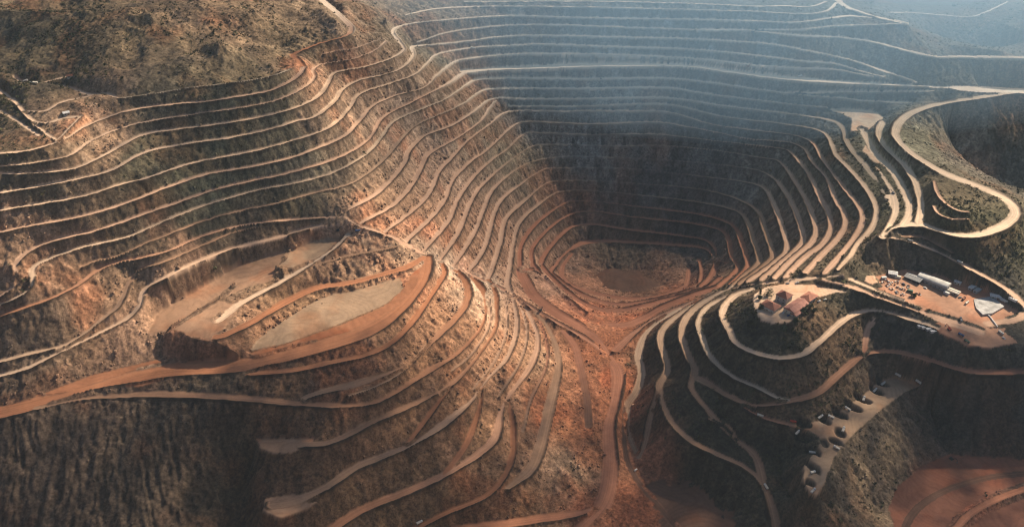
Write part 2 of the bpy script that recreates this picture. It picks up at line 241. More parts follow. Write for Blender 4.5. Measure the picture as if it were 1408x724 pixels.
for it in range(100):
    if it % 30 == 0: _A, _B = _pairs(_z, 32)
    x, y = _xy(_z); dz = _z[_A]-_z[_B]; dx, dy = x[_A]-x[_B], y[_A]-y[_B]; d = np.sqrt(dx*dx+dy*dy)+.05
    f = .92*np.abs(dz)+3.4-d; act = (np.abs(dz) > 1.6) & (f > 0); sg = np.sign(dz)
    f = np.where(act, np.minimum(f, 8), 0)
    gA = .92*sg-(dx*_rx[_A]+dy*_ry[_A])/d; gB = -.92*sg+(dx*_rx[_B]+dy*_ry[_B])/d
    stp = np.zeros_like(_z); cnt = np.zeros_like(_z)
    np.add.at(stp, _A, -f*gA); np.add.at(stp, _B, -f*gB); np.add.at(cnt, _A, act); np.add.at(cnt, _B, act)
    off = _z-_z0+.10*stp/np.maximum(cnt, 1)
    nearj = (np.abs(dz) < 1.6) & (d < 7)                          # joined roads move together
    m_ = (off[_A]+off[_B])/2; s1 = np.zeros_like(_z); c1 = np.zeros_like(_z)
    for q in (_A, _B): np.add.at(s1, q[nearj], m_[nearj]); np.add.at(c1, q[nearj], 1)
    off = np.where(c1 > 0, .5*off+.5*s1/np.maximum(c1, 1), off)
    for k in range(len(LIN3)):
        o = off[_st[k]:_st[k+1]]
        for _ in range(3):
            p = np.pad(o, 2, mode='edge'); o = (p[:-4]+p[1:-3]+p[2:-2]+p[3:-1]+p[4:])/5
        off[_st[k]:_st[k+1]] = o
    _z = _z0+np.clip(off, -18, 18)
x, y = _xy(_z); _P = np.stack([x, y, _z], 1)
_A, _B = _pairs(_z, 40); dz = np.abs(_z[_A]-_z[_B]); d = np.hypot(x[_A]-x[_B], y[_A]-y[_B]); ok = dz > 1.6
_gap = np.full(len(_z), 99.0); np.minimum.at(_gap, _A[ok], d[ok]); np.minimum.at(_gap, _B[ok], d[ok])
_gap[1::2] = np.minimum(_gap[0::2][:len(_gap[1::2])], 99)
LIN3 = [_P[_st[k]:_st[k+1]] for k in range(len(LINES))]; GAP = [_gap[_st[k]:_st[k+1]] for k in range(len(LINES))]
for li, (nm, wd, c0, c1, txt) in enumerate(LINES):
    S = LIN3[li]; n = len(S)-1; hw = np.minimum(wd/2, np.maximum(2.1, GAP[li]*(.62 if c0 == 'W' else .50 if c0 == 'C' or wd >= 15 else .36)))
    if nm == BR: hw = hw*(1-.25*np.clip((S[:, 1]-1080)/120, 0, 1))          # far benches are narrower
    hw = hw*(1-.45*np.clip((S[:, 1]-1110)/60, 0, 1)*np.clip((175-S[:, 2])/30, 0, 1))   # deep far treads narrowed to imitate the shade over them
    p_ = np.pad(hw, 3, mode='edge'); hw = np.mean([p_[q:q+len(hw)] for q in range(7)], 0)
    for k in range(n):
        a, b = S[k], S[k+1]; h = hw[k]; r = h+3
        i0 = max(0, int((min(a[0], b[0])-r-X0)/DX)); i1 = min(NX, int((max(a[0], b[0])+r-X0)/DX)+2)
        j0 = max(0, int((min(a[1], b[1])-r-Y0)/DX)); j1 = min(NY, int((max(a[1], b[1])+r-Y0)/DX)+2)
        if i0 >= i1 or j0 >= j1: continue
        px = GXX[j0:j1, i0:i1]-a[0]; py = GYY[j0:j1, i0:i1]-a[1]
        ex, ey = b[0]-a[0], b[1]-a[1]; L2 = ex*ex+ey*ey+1e-9
        t = np.clip((px*ex+py*ey)/L2, 0, 1)
        sx, sy = px-ex*t, py-ey*t; d = np.sqrt(sx*sx+sy*sy)
        dn = (d+WOB[j0:j1, i0:i1]*min(1, h/5.5)*.5)/h
        m = dn < DN[j0:j1, i0:i1]
        DN[j0:j1, i0:i1][m] = dn[m]; RZ[j0:j1, i0:i1][m] = (a[2]+(b[2]-a[2])*t)[m]; RID[j0:j1, i0:i1][m] = li
        sg = np.where(px*ey-py*ex > 0, 1, -1)
        ACR[j0:j1, i0:i1][m] = (d*sg)[m]; HALF[j0:j1, i0:i1][m] = h; TT[j0:j1, i0:i1][m] = (k+.5)/n
ROAD = DN < 1.0
FIX = np.where(ROAD, RZ, np.nan).astype(np.float32)
PID = np.full((NY, NX), -1, np.int16)
def inpoly(P, x, y):
    r = np.zeros(x.shape, bool); j = len(P)-1
    for i in range(len(P)):
        xi, yi, xj, yj = P[i][0], P[i][1], P[j][0], P[j][1]
        if yi != yj:
            r ^= ((yi > y) != (yj > y)) & (x < (xj-xi)*(y-yi)/(yj-yi)+xi)
        j = i
    return r
PAD3 = []
for pi, (nm, c, txt) in enumerate(PADS):
    P = parse(txt); PAD3.append(P)
    A = np.c_[P[:, 0], P[:, 1], np.ones(len(P))]; co = np.linalg.lstsq(A, P[:, 2], rcond=None)[0]
    i0, i1 = [int(np.clip((q-X0)/DX, 0, NX-1)) for q in (P[:, 0].min()-4, P[:, 0].max()+4)]
    j0, j1 = [int(np.clip((q-Y0)/DX, 0, NY-1)) for q in (P[:, 1].min()-4, P[:, 1].max()+4)]
    sl = (slice(j0, j1), slice(i0, i1)); gx, gy = GXX[sl], GYY[sl]
    m = inpoly(P, gx+WOB[sl]*(6 if nm == 'pit_floor' else 1.5), gy+WOB[sl]*(5 if nm == 'pit_floor' else 1)) & ~ROAD[sl]
    PID[sl][m] = pi; FIX[sl][m] = (co[0]*gx+co[1]*gy+co[2])[m]
# where two levels meet, leave room for a face between them
_f = np.where(np.isnan(FIX), -1e6, FIX); _j = np.zeros((NY, NX), bool)
for ax in (0, 1):
    d = np.abs(np.diff(_f, axis=ax)); b = (d > .9) & (d < 1e4)
    if ax == 0: _j[:-1] |= b; _j[1:] |= b
    else: _j[:, :-1] |= b; _j[:, 1:] |= b
_dz = np.zeros((NY, NX), np.float32)
_j = _j.astype(np.float32)
for _ in range(1):
    P = np.pad(_j, 1); _j = np.maximum.reduce([P[1:-1, 1:-1], P[:-2, 1:-1], P[2:, 1:-1], P[1:-1, :-2], P[1:-1, 2:]])
_j = _j > 0
FIX[_j] = np.nan; ROAD &= ~_j; PID[_j] = -1
for txt in SHAPE:
    P = parse(txt); S = spline(P, 1.4) if len(P) > 1 else P
    for p in S:
        i, j = int(round((p[0]-X0)/DX)), int(round((p[1]-Y0)/DX))
        if 0 <= i < NX and 0 <= j < NY and np.isnan(FIX[j, i]): FIX[j, i] = p[2]
def solve(F, depth=0):
    fin = ~np.isnan(F); ny, nx = F.shape
    if min(ny, nx) < 12:
        Z = np.full(F.shape, np.nanmean(F), np.float32)
    else:
        py, px = ny % 2, nx % 2
        G = np.pad(F, ((0, py), (0, px)), constant_values=np.nan); g = ~np.isnan(G); G0 = np.where(g, G, 0)
        s = sum(G0[a::2, b::2] for a in (0, 1) for b in (0, 1)); c = sum(g[a::2, b::2].astype(np.float32) for a in (0, 1) for b in (0, 1))
        H = np.where(c > 0, s/np.maximum(c, 1), np.nan).astype(np.float32)
        Zc = solve(H, depth+1)
        Zp = np.pad(Zc, 1, mode='edge')
        jj = (np.arange(ny)-.5)/2; ii = (np.arange(nx)-.5)/2
        j0 = np.floor(jj).astype(int); i0 = np.floor(ii).astype(int); fy = (jj-j0)[:, None].astype(np.float32); fx = (ii-i0)[None].astype(np.float32)
        a = Zp[j0+1][:, i0+1]; b = Zp[j0+1][:, i0+2]; c2 = Zp[np.minimum(j0+2, Zp.shape[0]-1)][:, i0+1]; d = Zp[np.minimum(j0+2, Zp.shape[0]-1)][:, i0+2]
        Z = ((a*(1-fx)+b*fx)*(1-fy)+(c2*(1-fx)+d*fx)*fy).astype(np.float32)
    Ff = np.where(fin, F, 0).astype(np.float32)
    for it in range(40 if depth == 0 else 80 if depth < 3 else 300):
        Z = np.where(fin, Ff, Z)
        P = np.pad(Z, 1, mode='edge')
        Z = .25*(P[:-2, 1:-1]+P[2:, 1:-1]+P[1:-1, :-2]+P[1:-1, 2:])
    return np.where(fin, Ff, Z)
def blur(Z, n):
    for _ in range(n):
        P = np.pad(Z, ((1, 1), (0, 0)), mode='edge'); Z = .25*P[:-2]+.5*P[1:-1]+.25*P[2:]
        P = np.pad(Z, ((0, 0), (1, 1)), mode='edge'); Z = .25*P[:, :-2]+.5*P[:, 1:-1]+.25*P[:, 2:]
    return Z
Z0 = solve(FIX)
# ---------------------------------------------------------------- relief, colour and the ground meshes
def zgrid(Zg, x, y):
    i = np.clip((np.asarray(x)-X0)/DX, 0, NX-1.001); j = np.clip((np.asarray(y)-Y0)/DX, 0, NY-1.001)
    a, b = i.astype(int), j.astype(int); fx, fy = i-a, j-b
    return (Zg[b, a]*(1-fx)+Zg[b, a+1]*fx)*(1-fy)+(Zg[b+1, a]*(1-fx)+Zg[b+1, a+1]*fx)*fy
def hit(u, v, Zg=None):                                       # where the photo's line of sight meets the ground
    Zg = Z0 if Zg is None else Zg
    p = np.array(at(u, v, 0.0)); c = np.array((0, 0, CAM_Z))
    t = np.linspace(.3, 1.0, 3000); q = c+(p-c)*t[:, None]
    ok = (q[:, 1] > Y0) & (zgrid(Zg, q[:, 0], q[:, 1]) >= q[:, 2]) & (q[:, 0] > X0) & (q[:, 0] < X1) & (q[:, 1] < Y1)
    k = int(np.argmax(ok)) if ok.any() else len(t)-1
    return q[k][0], q[k][1], float(zgrid(Zg, q[k][0], q[k][1]))
FLAT = ROAD | (PID >= 0)
FW = np.clip(blur(np.where(FLAT, 0, 1).astype(np.float32), 2), 0, 1); FW = FW*FW*(3-2*FW)*np.where(FLAT, .35, 1)
# rock and soil of each part of the mine: photo point, colour, roughness m, shrub cover
CTRL = [
 (60,60,(.10,.085,.056),2.,.5), (180,60,(.135,.108,.07),2.,.35), (300,40,(.20,.148,.10),2.,.35), (400,60,(.14,.11,.072),2.,.35), (330,100,(.12,.10,.066),2.,.4),
 (40,130,(.10,.085,.06),2.,.7), (110,145,(.20,.145,.10),1.5,.4), (130,190,(.30,.215,.15),2.2,.1), (30,225,(.10,.085,.06),1.6,.3), (100,250,(.16,.12,.085),1.6,.2),
 (220,160,(.085,.078,.06),1.6,.3), (300,180,(.085,.088,.062),1.6,.35), (380,160,(.10,.095,.068),1.6,.3), (300,230,(.075,.082,.058),1.6,.35), (200,220,(.09,.088,.062),1.6,.3),
 (440,120,(.26,.17,.115),2.,.1), (500,105,(.24,.175,.125),2.,.05), (440,165,(.21,.16,.115),2.,.05), (500,180,(.25,.185,.135),2.4,.05), (560,160,(.25,.19,.145),2.4,.05),
 (420,225,(.13,.12,.09),1.8,.2), (470,240,(.19,.15,.11),1.8,.1), (40,300,(.10,.085,.06),1.8,.2), (150,310,(.105,.085,.06),1.8,.2), (280,290,(.07,.068,.05),1.6,.3), (400,280,(.075,.07,.05),1.6,.25),
 (20,340,(.25,.17,.12),2.,.1), (90,375,(.19,.13,.09),1.8,.1), (150,345,(.10,.08,.06),1.6,.1), (260,345,(.13,.085,.06),2.,.1), (330,335,(.08,.065,.05),2.,.1), (60,450,(.13,.10,.075),1.5,0), (150,430,(.27,.18,.12),1.2,0),
 (200,440,(.30,.20,.14),1.2,0), (520,290,(.30,.20,.135),1.8,.03), (600,230,(.28,.20,.15),2.2,.06), (650,200,(.23,.185,.14),2.2,.08), (700,230,(.17,.145,.105),2.2,.2), (730,260,(.17,.135,.10),2.2,.12),
 (620,330,(.29,.185,.125),2.,.03), (680,330,(.26,.165,.115),2.,.02), (740,320,(.22,.15,.11),2.,.05), (770,340,(.20,.13,.095),1.8,.05), (640,100,(.26,.17,.12),2.,0), (590,60,(.18,.16,.12),1.6,.1), (540,30,(.20,.165,.125),2.,.1),
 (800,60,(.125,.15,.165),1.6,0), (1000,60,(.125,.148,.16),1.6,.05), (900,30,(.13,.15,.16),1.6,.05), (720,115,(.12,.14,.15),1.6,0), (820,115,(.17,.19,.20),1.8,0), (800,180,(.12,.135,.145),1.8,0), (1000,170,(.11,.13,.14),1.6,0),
 (900,260,(.075,.075,.08),1.8,0), (800,320,(.11,.075,.055),1.8,0), (930,320,(.06,.055,.055),1.6,0), (870,340,(.10,.075,.055),1.5,0), (880,395,(.15,.09,.062),1.2,0),
 (800,395,(.27,.145,.095),1.2,0), (850,430,(.29,.145,.09),1.2,0), (920,400,(.27,.145,.095),1.2,0), (790,430,(.28,.19,.14),1.2,0),
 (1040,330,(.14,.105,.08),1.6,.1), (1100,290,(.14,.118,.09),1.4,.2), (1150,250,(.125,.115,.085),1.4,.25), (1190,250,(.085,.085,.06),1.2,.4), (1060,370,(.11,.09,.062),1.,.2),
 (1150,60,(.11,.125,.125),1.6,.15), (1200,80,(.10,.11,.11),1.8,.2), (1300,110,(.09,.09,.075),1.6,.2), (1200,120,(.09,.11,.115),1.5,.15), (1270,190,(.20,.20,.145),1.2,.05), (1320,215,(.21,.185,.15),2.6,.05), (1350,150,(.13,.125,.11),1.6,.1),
 (1390,220,(.075,.08,.07),3.,.4), (1400,160,(.16,.12,.085),2.5,.4), (1240,290,(.09,.085,.055),1.,.4), (1310,265,(.10,.085,.055),1.,.5), (1340,300,(.075,.075,.045),1.,.9), (1320,345,(.065,.06,.042),1.,.8), (1385,340,(.075,.075,.045),1.,1.),
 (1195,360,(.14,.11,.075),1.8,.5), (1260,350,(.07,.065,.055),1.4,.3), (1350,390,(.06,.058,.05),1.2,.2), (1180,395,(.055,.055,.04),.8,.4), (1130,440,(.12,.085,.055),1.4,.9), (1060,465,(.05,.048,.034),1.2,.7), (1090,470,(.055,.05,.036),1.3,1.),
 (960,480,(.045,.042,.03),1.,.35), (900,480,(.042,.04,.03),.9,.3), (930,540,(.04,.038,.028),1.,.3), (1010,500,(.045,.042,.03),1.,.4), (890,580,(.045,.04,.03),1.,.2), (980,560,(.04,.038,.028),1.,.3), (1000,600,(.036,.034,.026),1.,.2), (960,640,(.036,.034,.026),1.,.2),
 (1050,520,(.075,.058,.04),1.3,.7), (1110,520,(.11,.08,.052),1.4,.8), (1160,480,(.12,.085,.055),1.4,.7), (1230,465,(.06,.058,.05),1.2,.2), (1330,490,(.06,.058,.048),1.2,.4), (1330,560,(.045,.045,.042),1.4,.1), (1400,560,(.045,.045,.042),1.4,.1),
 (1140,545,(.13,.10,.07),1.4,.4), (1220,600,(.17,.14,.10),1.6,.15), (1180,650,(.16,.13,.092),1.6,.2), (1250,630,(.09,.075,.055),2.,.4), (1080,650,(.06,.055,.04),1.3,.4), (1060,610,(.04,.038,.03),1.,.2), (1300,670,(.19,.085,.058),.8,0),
 (400,380,(.21,.165,.12),2.2,.05), (470,360,(.25,.20,.155),2.6,0), (520,345,(.33,.27,.21),2.2,0), (440,420,(.19,.14,.10),2.4,.02), (360,450,(.27,.19,.135),2.4,0), (290,480,(.16,.115,.085),1.2,0), (590,400,(.24,.16,.115),2.4,0), (625,398,(.40,.36,.31),2.6,0), (300,525,(.10,.085,.065),1.6,.02), (440,525,(.12,.09,.068),2.2,0),
 (560,480,(.21,.15,.105),2.2,0), (620,450,(.25,.18,.13),2.4,0), (680,500,(.26,.19,.14),2.2,0), (740,500,(.30,.24,.185),1.8,0), (785,500,(.28,.18,.125),1.4,0), (780,580,(.22,.125,.08),1.,0), (560,590,(.16,.115,.08),1.2,0), (500,600,(.145,.105,.075),1.2,0), (640,640,(.17,.125,.088),1.,0), (520,670,(.125,.10,.07),1.8,0), (620,690,(.12,.10,.068),1.4,0), (720,700,(.16,.125,.088),1.4,0), (780,660,(.20,.14,.10),1.4,0), (785,640,(.30,.27,.22),1.2,0),
 (100,620,(.085,.066,.052),3.2,.0), (200,650,(.08,.064,.05),3.4,.0), (300,600,(.072,.06,.048),3.0,.0), (830,478,(.27,.14,.09),.9,0), (815,520,(.27,.15,.10),.9,0), (850,560,(.27,.14,.09),.9,0), (815,600,(.25,.14,.09),.9,0), (800,690,(.22,.12,.08),.9,0), (760,400,(.28,.17,.12),1.2,0), (330,680,(.06,.055,.042),2.,0), (30,680,(.085,.066,.052),3.2,0), (400,650,(.10,.075,.055),2.,0), (390,575,(.12,.09,.065),2.4,0), (880,690,(.18,.085,.055),1.,0), (860,620,(.25,.13,.085),1.2,0),
]
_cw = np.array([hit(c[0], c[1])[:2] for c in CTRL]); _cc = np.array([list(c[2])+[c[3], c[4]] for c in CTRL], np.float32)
def region(x, y):
    x = x+(fbm(x/60, y/60, 3, 5)-.5)*70; y = y+(fbm(x/60, y/60, 3, 11)-.5)*70
    num = np.zeros(x.shape+(5,), np.float32); den = np.zeros(x.shape, np.float32)
    for (cx, cy), c in zip(_cw, _cc):
        w = 1/(((x-cx)**2+(y-cy)**2)/900+.3)**2
        num += w[..., None]*c; den += w
    return num/den[..., None]
_q = 4
RG = region(GXX[::_q, ::_q], GYY[::_q, ::_q])
_jy = np.minimum(np.arange(NY)/_q, RG.shape[0]-1.001); _ix = np.minimum(np.arange(NX)/_q, RG.shape[1]-1.001)
_a, _b = _jy.astype(int), _ix.astype(int); _fy = (_jy-_a)[:, None, None].astype(np.float32); _fx = (_ix-_b)[None, :, None].astype(np.float32)
RG = (RG[_a][:, _b]*(1-_fx)+RG[_a][:, _b+1]*_fx)*(1-_fy)+(RG[_a+1][:, _b]*(1-_fx)+RG[_a+1][:, _b+1]*_fx)*_fy
ZB = blur(Z0, 5)
gy_, gx_ = np.gradient(ZB, DX); SLOPE = np.hypot(gx_, gy_); ANG = np.arctan2(gy_, gx_)
# noise drawn out down the slope: gullies, rills and rock ribs
def ribbed(sc, el, s):
    out = np.zeros((NY, NX), np.float32); wt = np.zeros((NY, NX), np.float32)
    for k in range(8):
        th = k*math.pi/8
        w = np.abs(np.cos(ANG-th))**14
        a = GXX*math.cos(th)+GYY*math.sin(th); b = -GXX*math.sin(th)+GYY*math.cos(th)
        out += w*vnoise(a/(sc*el), b/sc, s+k*5); wt += w
    return out/np.maximum(wt, 1e-3)
def blocks(sc, el, s):                                          # broken rock: steps of random height, drawn out down the slope
    out = np.zeros((NY, NX), np.float32); wt = np.zeros((NY, NX), np.float32); wx = (fbm(GXX/7, GYY/7, 2, s)-.5)*sc*1.6; wy = (fbm(GXX/7, GYY/7, 2, s+9)-.5)*sc*1.6
    for k in range(4):
        th = k*math.pi/4; w = np.abs(np.cos(ANG-th))**10
        a = (GXX+wx)*math.cos(th)+(GYY+wy)*math.sin(th); b = -(GXX+wx)*math.sin(th)+(GYY+wy)*math.cos(th)
        out += w*_tab[np.floor(a/(sc*el)).astype(int) & 255, np.floor(b/sc).astype(int) & 255]; wt += w
    return out/np.maximum(wt, 1e-3)
BK1 = blocks(6.5, 1.9, 21); BK2 = blocks(3.4, 1.5, 57)
R4 = ribbed(4.6, 14, 270); R5 = ribbed(2.6, 16, 290)
R1 = ribbed(9, 3.2, 100); R2 = ribbed(4.2, 2.6, 170); R3 = ribbed(2.6, 1.8, 230)
FB = fbm(GXX/26, GYY/26, 5, 300)-.5; FINE = fbm(GXX/5, GYY/5, 3, 330)-.5; BLOCK = fbm(GXX/9, GYY/9, 3, 360)-.5
steep = np.clip(SLOPE/.5, 0, 1)
rough = RG[..., 3]; shrub = RG[..., 4]
lump = np.where(rough > 2.7, np.clip(1-(rough-2.7)*2.2, .25, 1), 1)
relief = lump*((R1-.5)*1.1+(R2-.5)*1.1+(R3-.5)*.8+(BK1-.5)*.7+(BK2-.5)*1.0)*steep + FINE*1.2 + BLOCK*1.1*steep + np.clip((rough-2.7)*3, 0, 1)*(1-np.abs(2*R4-1)*1.5+.5*(1-np.abs(2*R5-1)*1.5))*1.0*steep*np.clip((700-GYY)/60, 0, 1)
hillm = np.clip((Z0-306)/16, 0, 1)*np.clip((560-GXX)/200, 0, 1)*np.clip(1-blur(FLAT.astype(np.float32), 60)*3, 0, 1)
ridged = 1-np.abs(2*fbm(GXX/150, GYY/150, 4, 410)-1)*2
ZF = Z0 + FW*rough*relief + FW*hillm*((ridged-.45)*22+FB*4)
CONV = Z0-blur(Z0, 14)
HC = blur(ZF, 30); 
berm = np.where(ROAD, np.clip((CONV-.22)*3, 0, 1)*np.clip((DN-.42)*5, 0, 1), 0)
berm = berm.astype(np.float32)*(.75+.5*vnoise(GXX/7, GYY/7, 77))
ZF = ZF + berm*1.7 + np.where(FLAT, (fbm(GXX/11, GYY/11, 3, 500)-.5)*.7, 0)
ZF = blur(ZF, 1)*.15+ZF*.85
# slots dug between the parking bays of the dump, a few hollows elsewhere: photo ends, half width m, depth m
SLOTS = [(1203,516,1227,531,5,6), (1195,527,1216,543,5,6), (1171,535,1201,555,5.5,7), (1158,546,1188,566,5.5,7), (1143,559,1167,575,5,6), (1124,567,1143,583,5,6), (1094,571,1117,588,5,6),
 (1091,589,1118,606,5,6), (1148,586,1162,602,6,5), (1139,601,1160,613,5,6), (1131,602,1137,616,4,3), (1107,614,1129,627,5,6), (1104,638,1129,652,5,6), (1107,657,1122,668,4.5,6)]
SLOTM = np.zeros((NY, NX), np.float32)
for (u0, v0, u1, v1, hw, dp) in SLOTS:
    a, b = np.array(hit(u0, v0)), np.array(hit(u1, v1)); m_ = (a+b)/2; d_ = (b-a)[:2]; Lh = np.hypot(*d_)/2; d_ = d_/(2*Lh)
    i0, i1 = int((m_[0]-Lh-12-X0)/DX), int((m_[0]+Lh+12-X0)/DX); j0, j1 = int((m_[1]-Lh-12-Y0)/DX), int((m_[1]+Lh+12-Y0)/DX)
    gx, gy = GXX[j0:j1, i0:i1]-m_[0], GYY[j0:j1, i0:i1]-m_[1]
    r = np.sqrt(((gx*d_[0]+gy*d_[1])/Lh)**2+((gx*d_[1]-gy*d_[0])/hw)**2)+WOB[j0:j1, i0:i1]*.16
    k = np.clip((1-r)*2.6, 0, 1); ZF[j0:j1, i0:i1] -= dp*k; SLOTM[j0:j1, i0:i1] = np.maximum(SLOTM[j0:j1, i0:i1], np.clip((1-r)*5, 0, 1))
# colours
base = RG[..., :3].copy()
var = (.62+.76*(.5*R1+.3*R2+.2*fbm(GXX/40, GYY/40, 4, 610)))
var = np.where(steep > .25, var, .8+.4*fbm(GXX/30, GYY/30, 4, 620))
var *= (.72+.56*fbm(GXX/3.2, GYY/3.2, 2, 630))*np.where(steep > .3, .50+.55*BK1+.45*BK2, 1)
base *= (.92*var)[..., None]
red = np.clip((fbm(GXX/55, GYY/55, 4, 700)-.56)*6, 0, 1)[..., None]*.5
base = base*(1-red)+base*np.array([1.35, .82, .62], np.float32)*red
pale = np.clip((fbm(GXX/18, GYY/18, 4, 720)-.60)*7, 0, 1)[..., None]*np.clip(base.mean(2)/.2, 0, 1)[..., None]*.6
base = base*(1-pale)+(base*1.55+.02)*pale
_nr = (np.clip((930-GYY)/80, 0, 1)*np.clip((GXX+330)/80, 0, 1)*np.clip((190-GXX)/60, 0, 1))[..., None]
base = base*(1-_nr)+base*np.array([1.04, .86, .74], np.float32)*_nr            # red-brown weathered rock on the near fan
LC0 = np.array([COL[l[2]] for l in LINES], np.float32); LC1 = np.array([COL[l[3]] for l in LINES], np.float32)
rid = np.maximum(RID, 0); rc = LC0[rid]*(1-TT[..., None])+LC1[rid]*TT[..., None]
rc *= (.80+.4*fbm(GXX/24, GYY/24, 4, 800))[..., None]
edge = np.clip((DN-.55)/.45, 0, 1)[..., None]*np.clip(fbm(GXX/8, GYY/8, 3, 810)*1.5-.25, 0, 1)[..., None]
rc = rc*(1-.55*edge)+base*.9*.55*edge
_bw = np.clip(berm*1.15, 0, 1)[..., None]; rc = rc*(1-_bw)+(base*.10+np.array([.022, .016, .012], np.float32))*_bw  # berm shadow line painted near-black into the road colour
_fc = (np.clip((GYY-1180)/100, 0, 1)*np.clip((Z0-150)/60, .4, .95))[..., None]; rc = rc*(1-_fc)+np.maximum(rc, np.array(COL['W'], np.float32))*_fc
_deep_shade = (.8*np.clip((GYY-1110)/60, 0, 1)*np.clip((175-Z0)/30, 0, 1))[..., None]; rc = rc*(1-_deep_shade)+base*1.25*_deep_shade  # shade over the deep far benches painted into the tread colour
PC = np.array([COL[p[1]] for p in PADS], np.float32)[np.maximum(PID, 0)]
pm = fbm(GXX/35, GYY/35, 5, 840)[..., None]
_sw = np.abs(np.sin((fbm(GXX/70, GYY/70, 3, 870)*9+GXX*.02+GYY*.03)*6.283))**.5
PC = PC*(.62+.7*pm)*(.88+.24*fbm(GXX/6, GYY/6, 3, 850))[..., None]*(.80+.24*_sw)[..., None]
_rs = np.clip((fbm(GXX/28, GYY/28, 4, 880)-.52)*5, 0, 1)[..., None]*.5; PC = PC*(1-_rs)+PC*np.array([1.05, .72, .55], np.float32)*_rs
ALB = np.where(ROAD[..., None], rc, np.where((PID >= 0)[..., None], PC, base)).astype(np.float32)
ALB = ALB*(1-.75*SLOTM[..., None])+np.array([.035, .035, .03], np.float32)*.75*SLOTM[..., None]  # slot interiors painted dark, standing in for the shade inside them
b2 = ALB.copy()
for ch in range(3): b2[..., ch] = blur(ALB[..., ch], 1)
ALB = np.clip((.9*ALB+.1*b2)*np.array([1.07, .97, .87], np.float32), .01, .8)
# whole sheet: fine middle, growing cells outwards
def grow(a, step, far, g):
    out = [a]; s = step
    while abs(out[-1]-a) < far: s *= g; out.append(out[-1]+s)
    return np.array(out[1:])
XS = np.concatenate([grow(X0, -DX, 5000, 1.05)[::-1], GX, grow(GX[-1], DX, 5000, 1.04)])
YS = np.concatenate([grow(Y0, -DX, 2600, 1.06)[::-1], GY, grow(GY[-1], DX, 7000, 1.03)])
mx, my = len(XS), len(YS)
ox = int(np.searchsorted(XS, GX[0])); oy = int(np.searchsorted(YS, GY[0]))
VX, VY = np.meshgrid(XS, YS)
cx_, cy_ = np.clip(VX, GX[0], GX[-1]), np.clip(VY, GY[0], GY[-1])
out_d = np.hypot(VX-cx_, VY-cy_)
ce = zgrid(blur(Z0, 20), cx_, cy_)
far_h = 215+150*(fbm(VX/700, VY/700, 5, 900)-.45)+90*(1-np.abs(2*fbm(VX/420, VY/420, 5, 930)-1))-40+np.clip((VY-2300)/2500, 0, 1)*60
bl = np.clip(out_d/260, 0, 1); bl = bl*bl*(3-2*bl)
VZ = ce*(1-bl)+far_h*bl
VZ += np.clip(out_d/40, 0, 1)*((fbm(VX/60, VY/60, 4, 960)-.5)*16)
rgo = region(cx_[::4, ::4], cy_[::4, ::4])
oc = np.repeat(np.repeat(rgo[..., :3], 4, 0), 4, 1)[:my, :mx]
farcol = np.array([.14, .115, .082], np.float32)*(.55+.9*fbm(VX/45, VY/45, 5, 980))[..., None]
VC = oc*(1-bl[..., None])+farcol*bl[..., None]
VZ[oy:oy+NY, ox:ox+NX] = ZF; VC[oy:oy+NY, ox:ox+NX] = ALB
VA = np.zeros((my, mx), np.float32); VA[oy:oy+NY, ox:ox+NX] = ACR
